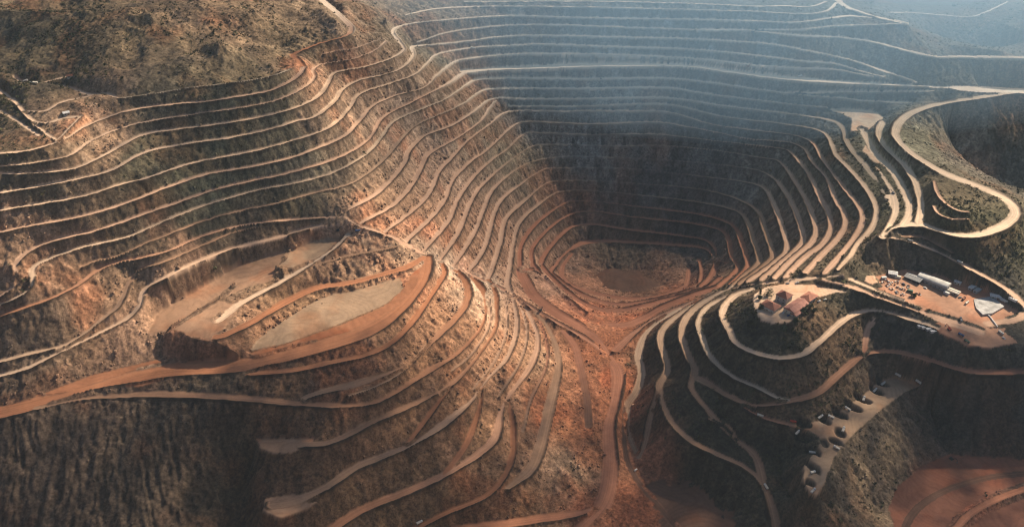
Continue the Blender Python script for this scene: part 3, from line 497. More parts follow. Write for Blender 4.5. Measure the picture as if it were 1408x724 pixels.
# ---------------------------------------------------------------- materials
def mat(name):
    m = bpy.data.materials.new(name); m.use_nodes = True
    n = m.node_tree.nodes; b = n['Principled BSDF']; b.inputs['Roughness'].default_value = .95
    b.inputs['Specular IOR Level'].default_value = .12
    return m, n, m.node_tree.links, b
def ground_mat(name, road, tracks=True):
    m, n, l, b = mat(name)
    at_ = n.new('ShaderNodeAttribute'); at_.attribute_name = 'alb'
    tc = n.new('ShaderNodeTexCoord')
    n1 = n.new('ShaderNodeTexNoise'); n1.inputs['Scale'].default_value = .35; n1.inputs['Detail'].default_value = 8; n1.inputs['Roughness'].default_value = .72
    l.new(tc.outputs['Object'], n1.inputs['Vector'])
    mr = n.new('ShaderNodeMapRange'); mr.inputs[1].default_value = .25 if road else .36; mr.inputs[2].default_value = .75 if road else .64
    mr.inputs[3].default_value = .50 if not road else .84; mr.inputs[4].default_value = 1.6 if not road else 1.16
    l.new(n1.outputs[0], mr.inputs[0])
    mul = n.new('ShaderNodeMix'); mul.data_type = 'RGBA'; mul.blend_type = 'MULTIPLY'; mul.inputs[0].default_value = 1
    l.new(at_.outputs[0], mul.inputs[6]); l.new(mr.outputs[0], mul.inputs[7])
    last = mul.outputs[2]
    if road and tracks:                                          # wheel tracks along the road
        aa = n.new('ShaderNodeAttribute'); aa.attribute_name = 'across'
        n2 = n.new('ShaderNodeTexNoise'); n2.noise_dimensions = '2D'; n2.inputs['Scale'].default_value = 1; n2.inputs['Detail'].default_value = 3
        cb = n.new('ShaderNodeCombineXYZ'); sx = n.new('ShaderNodeSeparateXYZ'); l.new(tc.outputs['Object'], sx.inputs[0])
        ma = n.new('ShaderNodeMath'); ma.operation = 'MULTIPLY'; ma.inputs[1].default_value = .55; l.new(aa.outputs['Fac'], ma.inputs[0])
        mb = n.new('ShaderNodeMath'); mb.operation = 'MULTIPLY'; mb.inputs[1].default_value = .01; l.new(sx.outputs[0], mb.inputs[0])
        l.new(ma.outputs[0], cb.inputs[0]); l.new(mb.outputs[0], cb.inputs[1]); l.new(cb.outputs[0], n2.inputs['Vector'])
        m2 = n.new('ShaderNodeMapRange'); m2.inputs[1].default_value = .3; m2.inputs[2].default_value = .7; m2.inputs[3].default_value = .86; m2.inputs[4].default_value = 1.14
        l.new(n2.outputs[0], m2.inputs[0])
        mu2 = n.new('ShaderNodeMix'); mu2.data_type = 'RGBA'; mu2.blend_type = 'MULTIPLY'; mu2.inputs[0].default_value = 1
        l.new(last, mu2.inputs[6]); l.new(m2.outputs[0], mu2.inputs[7]); last = mu2.outputs[2]
    l.new(last, b.inputs['Base Color'])
    bp = n.new('ShaderNodeBump'); bp.inputs['Strength'].default_value = .25 if road else .8; bp.inputs['Distance'].default_value = .25 if road else 1.1
    l.new(n1.outputs[0], bp.inputs['Height']); l.new(bp.outputs[0], b.inputs['Normal'])
    return m
M_GROUND = ground_mat('mine_ground', False); M_ROAD = ground_mat('mine_road', True); M_YARD = ground_mat('mine_yard', True, False)
# ---------------------------------------------------------------- ground objects, cut from the sheet along the road edges
C = SC.collection
NAMES = [('terrain', M_GROUND)]
lab_v = np.zeros((my, mx), np.int16)
sub = np.zeros((NY, NX), np.int16)
for pi, p in enumerate(PADS):
    NAMES.append((p[0], M_YARD)); sub[PID == pi] = len(NAMES)-1
for li, L in enumerate(LINES):
    NAMES.append((L[0], M_ROAD)); sub[ROAD & (RID == li)] = len(NAMES)-1
lab_v[oy:oy+NY, ox:ox+NX] = sub
fl = lab_v[:-1, :-1].copy()
same = (lab_v[:-1, 1:] == fl) & (lab_v[1:, :-1] == fl) & (lab_v[1:, 1:] == fl)
fl[~same] = np.maximum.reduce([lab_v[:-1, :-1], lab_v[:-1, 1:], lab_v[1:, :-1], lab_v[1:, 1:]])[~same]
vid = np.arange(my*mx, dtype=np.int32).reshape(my, mx)
quads = np.stack([vid[:-1, :-1], vid[:-1, 1:], vid[1:, 1:], vid[1:, :-1]], -1).reshape(-1, 4); flr = fl.ravel()
order = np.argsort(flr, kind='stable'); quads = quads[order]; flr = flr[order]
CO = np.stack([VX, VY, VZ], -1).reshape(-1, 3).astype(np.float32); CC = VC.reshape(-1, 3).astype(np.float32); CA = VA.ravel()
def link(name, me, parent=None):
    o = bpy.data.objects.new(name, me); C.objects.link(o)
    if parent: o.parent = parent
    return o
for k, (nm, m) in enumerate(NAMES):
    a, b = np.searchsorted(flr, [k, k+1])
    if b-a < 3: continue
    q = quads[a:b]; uq, inv = np.unique(q, return_inverse=True); inv = inv.reshape(-1, 4).astype(np.int32)
    me = bpy.data.meshes.new(nm)
    me.vertices.add(len(uq)); me.vertices.foreach_set('co', CO[uq].ravel())
    me.loops.add(len(inv)*4); me.loops.foreach_set('vertex_index', inv.ravel())
    me.polygons.add(len(inv)); me.polygons.foreach_set('loop_start', np.arange(0, len(inv)*4, 4, dtype=np.int32))
    me.polygons.foreach_set('use_smooth', np.ones(len(inv), bool))
    me.update(calc_edges=True)
    ca = me.attributes.new('alb', 'FLOAT_COLOR', 'POINT')
    ca.data.foreach_set('color', np.c_[CC[uq], np.ones(len(uq), np.float32)].astype(np.float32).ravel())
    if m is M_ROAD:
        aa = me.attributes.new('across', 'FLOAT', 'POINT'); aa.data.foreach_set('value', CA[uq])
    me.materials.append(m)
    o = link(nm, me); o['kind'] = 'structure'
# ---------------------------------------------------------------- loose rock and scrub
RS = np.random.default_rng(11)
def soup(name, V, F, colr, m, kind='stuff'):                    # V n,k,3  F list of quads/tris on k verts
    n, k = V.shape[:2]; fs = len(F[0]); f = (np.array(F)[None]+np.arange(n)[:, None, None]*k).reshape(-1, fs)
    me = bpy.data.meshes.new(name); me.vertices.add(n*k); me.vertices.foreach_set('co', V.astype(np.float32).ravel())
    me.loops.add(f.size); me.loops.foreach_set('vertex_index', f.astype(np.int32).ravel())
    me.polygons.add(len(f)); me.polygons.foreach_set('loop_start', np.arange(0, f.size, fs, dtype=np.int32)); me.update(calc_edges=True)
    ca = me.attributes.new('alb', 'FLOAT_COLOR', 'POINT'); ca.data.foreach_set('color', np.c_[np.repeat(colr, k, 0), np.ones(n*k)].astype(np.float32).ravel())
    me.materials.append(m); o = link(name, me); o['kind'] = kind; return o
def pick(wgt, n):
    c = np.cumsum(wgt.ravel()); k = np.searchsorted(c, RS.random(n)*c[-1]); j, i = np.divmod(k, NX); j = np.minimum(j, NY-2); i = np.minimum(i, NX-2)
    x = GX[i]+RS.random(n)*DX; y = GY[j]+RS.random(n)*DX
    return x, y, zgrid(ZF, x, y), j, i
gy2, gx2 = np.gradient(ZF, DX); SL2 = np.hypot(gx2, gy2)
near = np.clip((1380-GYY)/200, 0, 1)
wr = np.where(FLAT, .012, 1)*np.clip(SL2/.6, .03, 1)*np.clip(RG[..., :3].mean(2)/.14, .15, 1.6)**2*near*np.clip(fbm(GXX/16, GYY/16, 3, 1200)*5-2.2, .02, 1)*np.clip(.4-CONV*.6, .05, 1.5)*(RG[..., 3] > .9)
n = 16000; x, y, z, j, i = pick(wr, n)
cube = np.array([(a, b, c) for c in (-1, 1) for b in (-1, 1) for a in (-1, 1)], np.float32)
sz = np.clip(np.exp(RS.normal(-.85, .45, n)), .25, 1.7)
V = cube[None]*(.55+.6*RS.random((n, 8, 1)))*(.6+.8*RS.random((n, 1, 3)))
an = RS.random(n)*6.283; ca_, sa_ = np.cos(an)[:, None], np.sin(an)[:, None]
V = np.stack([V[..., 0]*ca_-V[..., 1]*sa_, V[..., 0]*sa_+V[..., 1]*ca_, V[..., 2]], -1)*sz[:, None, None]
V += np.stack([x, y, z+sz*.15], -1)[:, None]
BOXF = [(0, 2, 3, 1), (4, 5, 7, 6), (0, 1, 5, 4), (2, 6, 7, 3), (0, 4, 6, 2), (1, 3, 7, 5)]
soup('loose_rock', V, BOXF, np.clip(ALB[j, i]*(.7+.5*RS.random((n, 1)))+.01, .02, .6), M_GROUND)
m, nn, ll, b = mat('scrub'); a_ = nn.new('ShaderNodeAttribute'); a_.attribute_name = 'alb'; ll.new(a_.outputs[0], b.inputs['Base Color']); M_SCRUB = m
ws = np.where(FLAT, 0, 1)*np.clip(RG[..., 4], 0, 1)**1.5*np.clip(fbm(GXX/30, GYY/30, 4, 1300)*3.2-1.0, .08, 1)*np.clip(1.6-SL2, .2, 1)
n = 24000; x, y, z, j, i = pick(ws, n); k = 13
r = np.clip(np.exp(RS.normal(-.05, .45, n)), .4, 3.0)
ctr = RS.normal(0, 1, (n, k, 3)); ctr /= np.linalg.norm(ctr, axis=2, keepdims=True); ctr *= (RS.random((n, k, 1))**.4); ctr[..., 2] = np.abs(ctr[..., 2])*.9
tri = RS.normal(0, .42, (n, k, 3, 3))
V = ((ctr[:, :, None]+tri)*r[:, None, None, None]).reshape(n, k*3, 3)+np.stack([x, y, z], -1)[:, None]
sc_ = np.array([.048, .052, .026])*(.6+.9*RS.random((n, 1)))*np.array([1, 1, 1])+np.array([.03, .016, .004])*RS.random((n, 1))
soup('scrub', V, [(3*q, 3*q+1, 3*q+2) for q in range(k)], sc_, M_SCRUB)
# ---------------------------------------------------------------- things: helpers
def plain(name, c, rough=.8, metal=0, var=.25, scale=.8):
    m, n, l, b = mat(name); b.inputs['Roughness'].default_value = rough; b.inputs['Metallic'].default_value = metal; b.inputs['Specular IOR Level'].default_value = .3
    tc = n.new('ShaderNodeTexCoord'); nz = n.new('ShaderNodeTexNoise'); nz.inputs['Scale'].default_value = scale; nz.inputs['Detail'].default_value = 5
    l.new(tc.outputs['Object'], nz.inputs['Vector']); r = n.new('ShaderNodeValToRGB')
    r.color_ramp.elements[0].position = .3; r.color_ramp.elements[1].position = .7
    r.color_ramp.elements[0].color = tuple(q*(1-var) for q in c)+(1,); r.color_ramp.elements[1].color = tuple(min(1, q*(1+var)) for q in c)+(1,)
    l.new(nz.outputs[0], r.inputs[0]); l.new(r.outputs[0], b.inputs['Base Color']); return m
PAL = {'tile': (.32, .13, .08), 'tile2': (.25, .10, .068), 'tilep': (.33, .15, .11), 'wall': (.50, .44, .36), 'wallg': (.34, .33, .31), 'dark': (.03, .03, .032), 'glass': (.03, .04, .05),
 'white': (.58, .57, .54), 'zinc': (.43, .42, .39), 'steel': (.22, .22, .22), 'yellow': (.50, .30, .05), 'rust': (.20, .085, .05), 'tyre': (.025, .024, .023), 'blue': (.06, .10, .20), 'green': (.07, .12, .08),
 'concrete': (.34, .335, .32), 'wood': (.17, .11, .07), 'leaf': (.045, .06, .025), 'leafp': (.075, .08, .035), 'bark': (.10, .07, .05), 'red': (.35, .06, .04), 'cream': (.62, .56, .46), 'shade_cloud': (.9, .9, .9)}
MT = {k: plain('paint_'+k if k not in ('leaf', 'leafp', 'bark') else k, v, var=.45 if k == 'concrete' else .3, scale=.15 if k in ('concrete', 'tile', 'tile2', 'tilep', 'zinc') else .8) for k, v in PAL.items()}
class B:
    def __init__(s): s.v = []; s.f = []
    def add(s, v, f): o = len(s.v); s.v += [tuple(q) for q in v]; s.f += [tuple(i+o for i in q) for q in f]; return s
    def box(s, x0, x1, y0, y1, z0, z1, taper=0):
        t = taper
        return s.add([(x0, y0, z0), (x1, y0, z0), (x0, y1, z0), (x1, y1, z0), (x0+t, y0+t, z1), (x1-t, y0+t, z1), (x0+t, y1-t, z1), (x1-t, y1-t, z1)], BOXF)
    def cyl(s, c, r, h, ax=1, n=10):
        v = []; 
        for e in (-h/2, h/2):
            for q in range(n):
                a = 6.2832*q/n; p = [r*math.cos(a), r*math.sin(a)]; w = [0, 0, 0]; w[ax] = e; o = [k for k in range(3) if k != ax]; w[o[0]] = p[0]; w[o[1]] = p[1]
                v.append([w[k]+c[k] for k in range(3)])
        return s.add(v, [tuple(range(n))[::-1], tuple(range(n, 2*n))]+[(q, (q+1) % n, n+(q+1) % n, n+q) for q in range(n)])
    def beam(s, p, q, w, h):
        p, q = Vector(p), Vector(q); d = (q-p).normalized(); sd_ = Vector((-d.y, d.x, 0)); sd_ = sd_.normalized() if sd_.length > 1e-3 else Vector((0, 1, 0)); up = sd_.cross(d)*-1
        v = [p-sd_*w/2-up*h/2, p+sd_*w/2-up*h/2, p-sd_*w/2+up*h/2, p+sd_*w/2+up*h/2]; v += [x+(q-p) for x in v]
        return s.add(v, BOXF)
    def mesh(s, name, m):
        me = bpy.data.meshes.new(name); me.from_pydata(s.v, [], s.f); me.materials.append(MT[m]); 
        bm = bmesh.new(); bm.from_mesh(me); bmesh.ops.recalc_face_normals(bm, faces=bm.faces); bm.to_mesh(me); bm.free(); return me
    def part(s, name, m, parent): return link(name, s.mesh(name, m), parent)
def thing(name, label, cat, loc=(0, 0, 0), rz=0.0, group=None):
    o = bpy.data.objects.new(name, None); C.objects.link(o); o.location = loc; o.rotation_euler = (0, 0, rz); o['label'] = label; o['category'] = cat
    o.empty_display_size = 2
    if group: o['group'] = group
    return o
def copy_tree(o, parent=None):
    c = o.copy(); C.objects.link(c); c.parent = parent
    for ch in list(o.children): copy_tree(ch, c)
    return c
def G(u, v): return Vector(hit(u, v, ZF))
def seat(p, rad):                                                # lowest ground under a footprint
    a = np.linspace(0, 6.283, 9); return float(np.min(zgrid(ZF, p[0]+rad*np.cos(a), p[1]+rad*np.sin(a))))
# ---------------------------------------------------------------- houses and sheds
def house(name, label, cat, u, v, L, Wd, H, rise, deg, roof, wall, kind='hip', doors=1, group=None):
    p = G(u, v); z = seat(p, min(L, Wd)*.5)-.1; t = thing(name, label, cat, (p.x, p.y, z), math.radians(deg), group)
    a, b = L/2, Wd/2
    B().box(-a, a, -b, b, -.8, H).part('wall', wall, t)
    e = .7; r = B(); q = a-b if kind == 'hip' else a+e
    q = max(q, .02)
    if kind in ('hip', 'gable'):
        v_ = [(-a-e, -b-e, H), (a+e, -b-e, H), (a+e, b+e, H), (-a-e, b+e, H), (-q, 0, H+rise), (q, 0, H+rise)]
        lo = [(x_, y_, z_-.3) for x_, y_, z_ in v_[:4]]
        r.add(v_+lo, [(0, 1, 5, 4), (2, 3, 4, 5), (1, 2, 5), (3, 0, 4), (9, 8, 7, 6), (0, 6, 7, 1), (1, 7, 8, 2), (2, 8, 9, 3), (3, 9, 6, 0)])
    elif kind == 'flat':
        r.box(-a-.4, a+.4, -b-.4, b+.4, H, H+.4)
    else:                                                          # barrel vault
        n_ = 10; pts = [(-(b+.4)*math.cos(math.pi*k_/n_), H+rise*math.sin(math.pi*k_/n_)) for k_ in range(n_+1)]
        v_ = [(s_*(a+.5), y_, z_) for s_ in (-1, 1) for y_, z_ in pts]; m_ = n_+1
        r.add(v_, [(k_, k_+1, m_+k_+1, m_+k_) for k_ in range(n_)]+[tuple(range(m_)), tuple(range(m_, 2*m_))[::-1]])
    ro = r.part('roof', roof, t)
    if kind in ('hip', 'gable'): B().box(-q, q, -.22, .22, H+rise-.12, H+rise+.16).part('ridge_cap', roof, ro)
    if kind == 'barrel':
        for k_ in range(1, 6): B().beam((-a+L*k_/6, -b-.42, H+.1), (-a+L*k_/6, 0, H+rise+.12), .25, .12).part('roof_rib', 'zinc', ro)
    nw = max(2, int(L/4.5))
    for k_ in range(nw):
        x_ = -a+L*(k_+.5)/nw
        if doors and k_ == nw//2:
            B().box(x_-.7, x_+.7, -b-.08, -b+.1, -.1, 2.2).part('door', 'wood', t)
        else:
            w_ = B().box(x_-.8, x_+.8, -b-.06, -b+.1, 1.1, 2.4).part('window', 'glass', t); B().box(x_-.95, x_+.95, -b-.2, -b+.05, .98, 1.1).part('sill', 'cream', w_)
        if H > 6: B().box(x_-.8, x_+.8, -b-.06, -b+.1, 4.3, 5.6).part('window', 'glass', t)
    for y_ in ((-b*.4, b*.4) if Wd > 7 else (0,)):
        B().box(-a-.06, -a+.1, y_-.7, y_+.7, 1.1, 2.4).part('window', 'glass', t)
    return t
hl = 'tile-roofed houses on the round terrace'
h1 = house('house', 'orange hip-roofed house with white front awning, leftmost of the terrace houses', 'house', 1059, 423, 17, 13, 4.2, 3.6, -46, 'tile', 'wall', group=hl)
B().beam((-8, -6.6, 3.3), (8, -6.6, 3.3), 3.4, .25).part('awning', 'cream', h1)
house('house', 'tall two-storey house with dark orange pointed roof behind the other terrace houses', 'house', 1077, 413, 13, 12, 8.2, 4.4, -46, 'tile2', 'wallg', group=hl)
house('house', 'long house with pinkish gabled tile roof, largest on the round terrace', 'house', 1094, 424, 27, 13, 4.6, 3.0, 41, 'tilep', 'wall', 'gable', group=hl)
house('house', 'orange-roofed house with grey wall at the right back of the terrace', 'house', 1112, 411, 16, 11, 4.6, 3.0, 41, 'tile', 'wallg', group=hl)
house('outbuilding', 'small tiled outbuilding in front of the long pinkish house', 'outbuilding', 1094, 433, 9, 6, 2.8, 1.6, 41, 'tilep', 'wall', 'gable')
house('warehouse', 'long pale barrel-roofed warehouse in the middle of the red yard', 'warehouse', 1283, 390, 33, 12, 5.0, 2.6, -45, 'zinc', 'steel', 'barrel')
house('open_shed', 'low dark shed beside the upper end of the long warehouse', 'shed', 1256, 384, 17, 11, 3.4, 1.2, -45, 'steel', 'dark', 'gable')
house('shed', 'white-roofed shed at the back of the scrap yard below the slope', 'shed', 1227, 378, 9, 6.5, 3.6, 1.2, -20, 'white', 'wallg', 'gable')
house('shed', 'pale low shed just below the lower end of the warehouse', 'shed', 1310, 402, 13, 6, 3.0, 1.0, -45, 'cream', 'wallg', 'gable')
house('shed', 'white shed on the edge of the grey concrete slab', 'shed', 1368, 409, 10, 6, 3.4, 1.2, -20, 'white', 'wallg', 'gable')
house('cabin', 'white flat-roofed cabin nearest the foot of the dark slope', 'cabin', 1336, 397, 9, 4.5, 3, 0, 35, 'white', 'wallg', 'flat')
house('cabin', 'pale green flat-roofed cabin next to the white one by the dark slope', 'cabin', 1343, 401, 9, 4.5, 3, 0, 35, 'zinc', 'wallg', 'flat')
house('cabin', 'small white cabin under the slope above the lower warehouse end', 'cabin', 1316, 390, 7, 4, 2.8, 0, -40, 'white', 'wallg', 'flat')
house('hut', 'small rust-red roofed hut at the end of the hilltop track', 'hut', 98, 105, 9, 5, 2.8, 1.4, 20, 'rust', 'wall', 'gable')
house('hut', 'small white hut beside the dark bank on the upper left hill', 'hut', 91, 156, 6, 5, 3.4, 1.2, 35, 'white', 'wallg', 'gable')
# concrete slab of the wash plant
pz = parse("1340,407,154 1366,403,154 1382,418,153 1366,427,153 1352,430,152 1343,420,153")
zs_ = [float(zgrid(ZF, q[0], q[1])) for q in pz]; b_ = B(); n_ = len(pz)
top_ = max(zs_)+.25; b_.add([(q[0], q[1], top_) for q in pz]+[(q[0], q[1], top_-3) for q in pz], [tuple(range(n_)), tuple(range(n_, 2*n_))[::-1]]+[(k, (k+1) % n_, n_+(k+1) % n_, n_+k) for k in range(n_)])
sl_ = link('concrete_slab', b_.mesh('concrete_slab', 'concrete')); sl_['label'] = 'pale grey concrete slab at the right end of the red yard'; sl_['category'] = 'slab'
# low white wall beside it
wl = B(); pr = None
for u, v in ((1345, 424), (1354, 430), (1361, 436), (1368, 445), (1371, 450)):
    q = G(u, v); q.z += .5
    if pr is not None: wl.beam(pr, q, .9, 1.6)
    pr = q
wo = link('low_wall', wl.mesh('low_wall', 'white')); wo['label'] = 'low white wall running from the concrete slab to the yard road'; wo['category'] = 'wall'
# containers
def container(u, v, L, deg, col, label, name='container', group=None, h=2.7, w=2.6):
    p = G(u, v); t = thing(name, label, 'container', (p.x, p.y, seat(p, 1.2)), math.radians(deg), group)
    B().box(-L/2, L/2, -w/2, w/2, .1, h).part('body', col, t)
    for s_ in (-1, 1): B().box(s_*L/2-.06, s_*L/2+.06, -w/2+.1, w/2-.1, .2, h-.15).part('door', 'steel' if col != 'steel' else 'zinc', t)
    for k in range(int(L/1.2)): B().box(-L/2+.5+k*1.2, -L/2+.75+k*1.2, -w/2-.07, w/2+.07, .25, h-.1).part('rib', col, t)
    return t
for k, (u, v) in enumerate(((1266, 447), (1271, 450), (1277, 453), (1283, 456))):
    container(u, v, 7, 15, 'white', ['leftmost', 'second from left', 'third from left', 'rightmost'][k]+' of four white containers parked in a row on the dark plot', group='four white containers on the dark plot', w=2.9)
container(1301, 404, 6, -45, 'white', 'white container against the lower end of the warehouse')
container(1215, 383, 6, 10, 'white', 'white container at the upper left corner of the scrap yard')
container(1234, 382, 7, -15, 'cream', 'cream container behind the scrap heaps near the white-roofed shed')
container(1381, 412, 8, -45, 'white', 'long thin white container on the right of the concrete slab')
container(1393, 411, 9, -55, 'white', 'white container against the road bend right of the concrete slab')
container(1251, 401, 6, -30, 'green', 'green container at the lower right tip of the scrap yard')
# scrap: junk lies in heaps of plates, drums and beams
def scrap(u, v, s, label):
    p = G(u, v); rr = random.Random(int(u*31+v)); t = thing('scrap_heap', label, 'scrap heap', (p.x, p.y, p.z-.1), rr.random()*3, 'heaps in the scrap yard')
    for k in range(9):
        x, y = rr.uniform(-s, s), rr.uniform(-s*.7, s*.7); zz = .1+max(0, 1-math.hypot(x, y)/s)*s*.35
        if k % 3 == 0: B().cyl((x, y, zz+.4), .5, 1.2, rr.choice((0, 1, 2)), 8).part('drum', rr.choice(('rust', 'blue', 'white')), t)
        elif k % 3 == 1: B().beam((x-1, y-.8, zz), (x+rr.uniform(.5, 1.6), y+1, zz+rr.uniform(.2, 1.1)), .35, .3).part('beam', rr.choice(('steel', 'rust')), t)
        else: B().box(x-.9, x+.9, y-.7, y+.7, zz-.2, zz+rr.uniform(.5, 1.3), .15).part('crate', rr.choice(('white', 'cream', 'rust', 'dark')), t)
SCR = [(1212,388,'leftmost scrap heap, at the edge of the pale pad'), (1219,386,'scrap heap just right of the upper left white container'), (1220,392,'scrap heap low on the left of the yard'), (1227,390,'broad scrap heap in the centre of the yard'),
 (1226,397,'scrap heap at the lower kerb, left of centre'), (1234,388,'scrap heap in front of the cream container'), (1235,395,'dark scrap heap in the middle of the yard'), (1233,402,'scrap heap nearest the lower yard road'), (1242,391,'scrap heap on the red ground towards the warehouse'),
 (1243,398,'scrap heap right of the central dark one'), (1241,405,'lowest scrap heap, close to the thin track'), (1249,394,'small scrap heap by the dark shed'), (1263,404,'lone scrap heap out on the red yard below the warehouse')]
for u, v, lb in SCR: scrap(u, v, 3.4 if 'broad' in lb or 'central' in lb else 2.6, lb)
# ---------------------------------------------------------------- trees
def tree(u, v, h, r, label, name='tree', conical=False, col='leaf'):
    p = G(u, v); rr = np.random.default_rng(int(u*7+v)); t = thing(name, label, 'tree', (p.x, p.y, p.z-.2))
    tr = B(); tr.add([(.3*math.cos(a), .3*math.sin(a), 0) for a in np.arange(6)*1.047]+[(.12*math.cos(a), .12*math.sin(a), h*.8) for a in np.arange(6)*1.047], [(k, (k+1) % 6, 6+(k+1) % 6, 6+k) for k in range(6)])
    for k in range(5):
        a = k*1.3; tr.beam((0, 0, h*(.3+.08*k)), (r*.6*math.cos(a), r*.6*math.sin(a), h*(.5+.08*k)), .14, .14)
    tr.part('trunk', 'bark', t)
    n_ = 420; d = rr.normal(0, 1, (n_, 3)); d /= np.linalg.norm(d, axis=1)[:, None]; d *= rr.random((n_, 1))**.35
    if conical:
        zz = rr.random(n_); c_ = np.c_[d[:, 0]*r*(1-zz)*1.1, d[:, 1]*r*(1-zz)*1.1, h*(.12+.88*zz)]
    else:
        lob = rr.normal(0, .38, (7, 3))*r; c_ = d*r*.62+lob[rr.integers(0, 7, n_)]; c_[:, 2] = c_[:, 2]*.8+h*.62
    q = rr.normal(0, .42, (n_, 4, 3)); V_ = (c_[:, None]+q*(.75 if conical else 1.0)).reshape(-1, 3)
    me = bpy.data.meshes.new('crown'); me.from_pydata(V_.tolist(), [], [(4*k, 4*k+1, 4*k+2) for k in range(n_)]+[(4*k+1, 4*k+3, 4*k+2) for k in range(n_)]); me.materials.append(MT[col]); link('crown', me, t)
tree(1055, 406, 9, 6.0, 'large round green tree at the upper left of the terrace houses')
tree(1045, 405, 9, 2.2, 'dark narrow conifer at the left edge of the terrace', 'conifer', True)
tree(1044, 411, 5, 2.6, 'small tree left of the orange hip-roofed house')
tree(1047, 424, 5, 3.0, 'dark bushy tree at the lower left corner of the hip-roofed house')
tree(1104, 428, 6, 3.6, 'dark green tree at the right end of the long pinkish house')
tree(1113, 423, 6, 3.4, 'green tree below the grey-walled house at the terrace edge')
tree(1094, 443, 6, 3.4, 'round dark tree just below the front edge of the terrace')
tree(1119, 430, 6, 3.2, 'olive tree on the slope right of the terrace houses', col='leafp')
tree(1077, 455, 7, 3.6, 'dark tree halfway down the slope below the terrace')
tree(1256, 408, 4, 2.6, 'dark bush-like tree beside the lone scrap heap')
# ---------------------------------------------------------------- vehicles
def wheels(t, xs, y, r, w, n=12):
    for x in xs:
        for s_ in (-1, 1):
            ty = B().cyl((x, s_*y, r), r, w, 1, n).part('wheel', 'tyre', t); B().cyl((x, s_*(y+w*.5), r), r*.5, .08, 1, 8).part('rim', 'zinc', ty)
def dump_truck(label, bed='white', cab='white'):
    t = thing('dump_truck', label, 'dump truck')
    B().box(-4.2, 3.9, -.7, .7, .9, 1.5).part('chassis', 'steel', t)
    cb = B().box(2.3, 4.3, -1.25, 1.25, 1.2, 3.3, .12).part('cab', cab, t)
    B().box(4.2, 4.34, -1.0, 1.0, 2.2, 3.0).part('windscreen', 'glass', cb)
    b = B(); b.box(-4.4, 2.1, -1.45, 1.45, 1.5, 1.75); b.box(-4.4, 2.1, -1.5, -1.32, 1.7, 3.1); b.box(-4.4, 2.1, 1.32, 1.5, 1.7, 3.1); b.box(1.95, 2.12, -1.5, 1.5, 1.7, 3.5); b.box(-4.45, -4.3, -1.4, 1.4, 1.7, 2.6)
    bd = b.part('bed', bed, t); B().box(-4.25, 1.9, -1.3, 1.3, 1.76, 3.0, .35).part('load', bed if bed != 'white' else 'cream', bd)
    wheels(t, (3.0, -1.9, -3.2), 1.2, .62, .5); return t
def car(label, col='white'):
    t = thing('car', label, 'car')
    B().box(-2.3, 2.3, -.95, .95, .4, 1.05, .06).part('body', col, t); cb = B().box(-1.5, 1.0, -.85, .85, 1.05, 1.75, .25).part('cabin', col, t)
    B().box(.72, .98, -.7, .7, 1.12, 1.6, .1).part('windscreen', 'glass', cb)
    for s_ in (-1, 1): B().box(2.25, 2.34, s_*.7-.15, s_*.7+.15, .65, .85).part('headlight', 'zinc', t)
    wheels(t, (1.45, -1.45), .85, .36, .25, 10); return t
def excavator(label, col='yellow'):
    t = thing('excavator', label, 'excavator')
    for s_ in (-1, 1): B().box(-2.3, 2.3, s_*1.35-.35, s_*1.35+.35, 0, .95, .12).part('track', 'tyre', t)
    B().box(-2.2, 1.5, -1.4, 1.4, 1.1, 2.3, .1).part('engine_house', col, t)
    cb = B().box(.2, 1.9, -1.4, -.2, 1.2, 3.0, .1).part('cab', col, t); B().box(1.8, 1.93, -1.25, -.35, 1.9, 2.8).part('windscreen', 'glass', cb)
    bo = B().beam((1.4, .4, 1.8), (4.4, .4, 4.6), .5, .6).beam((4.3, .4, 4.6), (6.6, .4, 3.9), .45, .5).part('boom', col, t)
    B().beam((6.5, .4, 4.0), (7.3, .4, 1.3), .4, .45).part('arm', col, t); B().box(6.7, 7.9, -.2, 1.0, .3, 1.4, .2).part('bucket', 'steel', t); return t
PROTO = {}
def put(kind, u, v, deg, label, col='white', group=None, lift=0):
    key = (kind, col)
    if key not in PROTO:
        o = {'dump_truck': lambda l: dump_truck(l, col, col), 'car': lambda l: car(l, col), 'excavator': lambda l: excavator(l, col)}[kind](label); PROTO[key] = o
    else: o = copy_tree(PROTO[key])
    p = G(u, v); a = math.radians(deg); fx = Vector((math.cos(a), math.sin(a), 0)); fy = Vector((-fx.y, fx.x, 0))
    L_, w_ = (3.2, 1.2) if kind != 'car' else (1.5, .9)
    zz = lambda q: float(zgrid(ZF, q.x, q.y))
    za, zb, zc, zd = zz(p+fx*L_), zz(p-fx*L_), zz(p+fy*w_), zz(p-fy*w_)
    X = (fx*2*L_+Vector((0, 0, np.clip(za-zb, -1.6, 1.6)))).normalized(); Y = (fy*2*w_+Vector((0, 0, np.clip(zc-zd, -.6, .6)))).normalized(); Z = X.cross(Y).normalized(); Y = Z.cross(X)
    mt = Matrix((X, Y, Z)).transposed(); o.rotation_euler = mt.to_euler(); o.scale = (.72, .72, .72) if kind == 'dump_truck' else (.85, .85, .85); o.location = (p.x, p.y, max(zz(p), (za+zb)/2, (zc+zd)/2)-.05)
    o['label'] = label; o['category'] = kind.replace('_', ' ')
    for k_ in ('group',):
        if k_ in o: del o[k_]
    if group: o['group'] = group
gb = 'trucks at the bays of the waste dump'
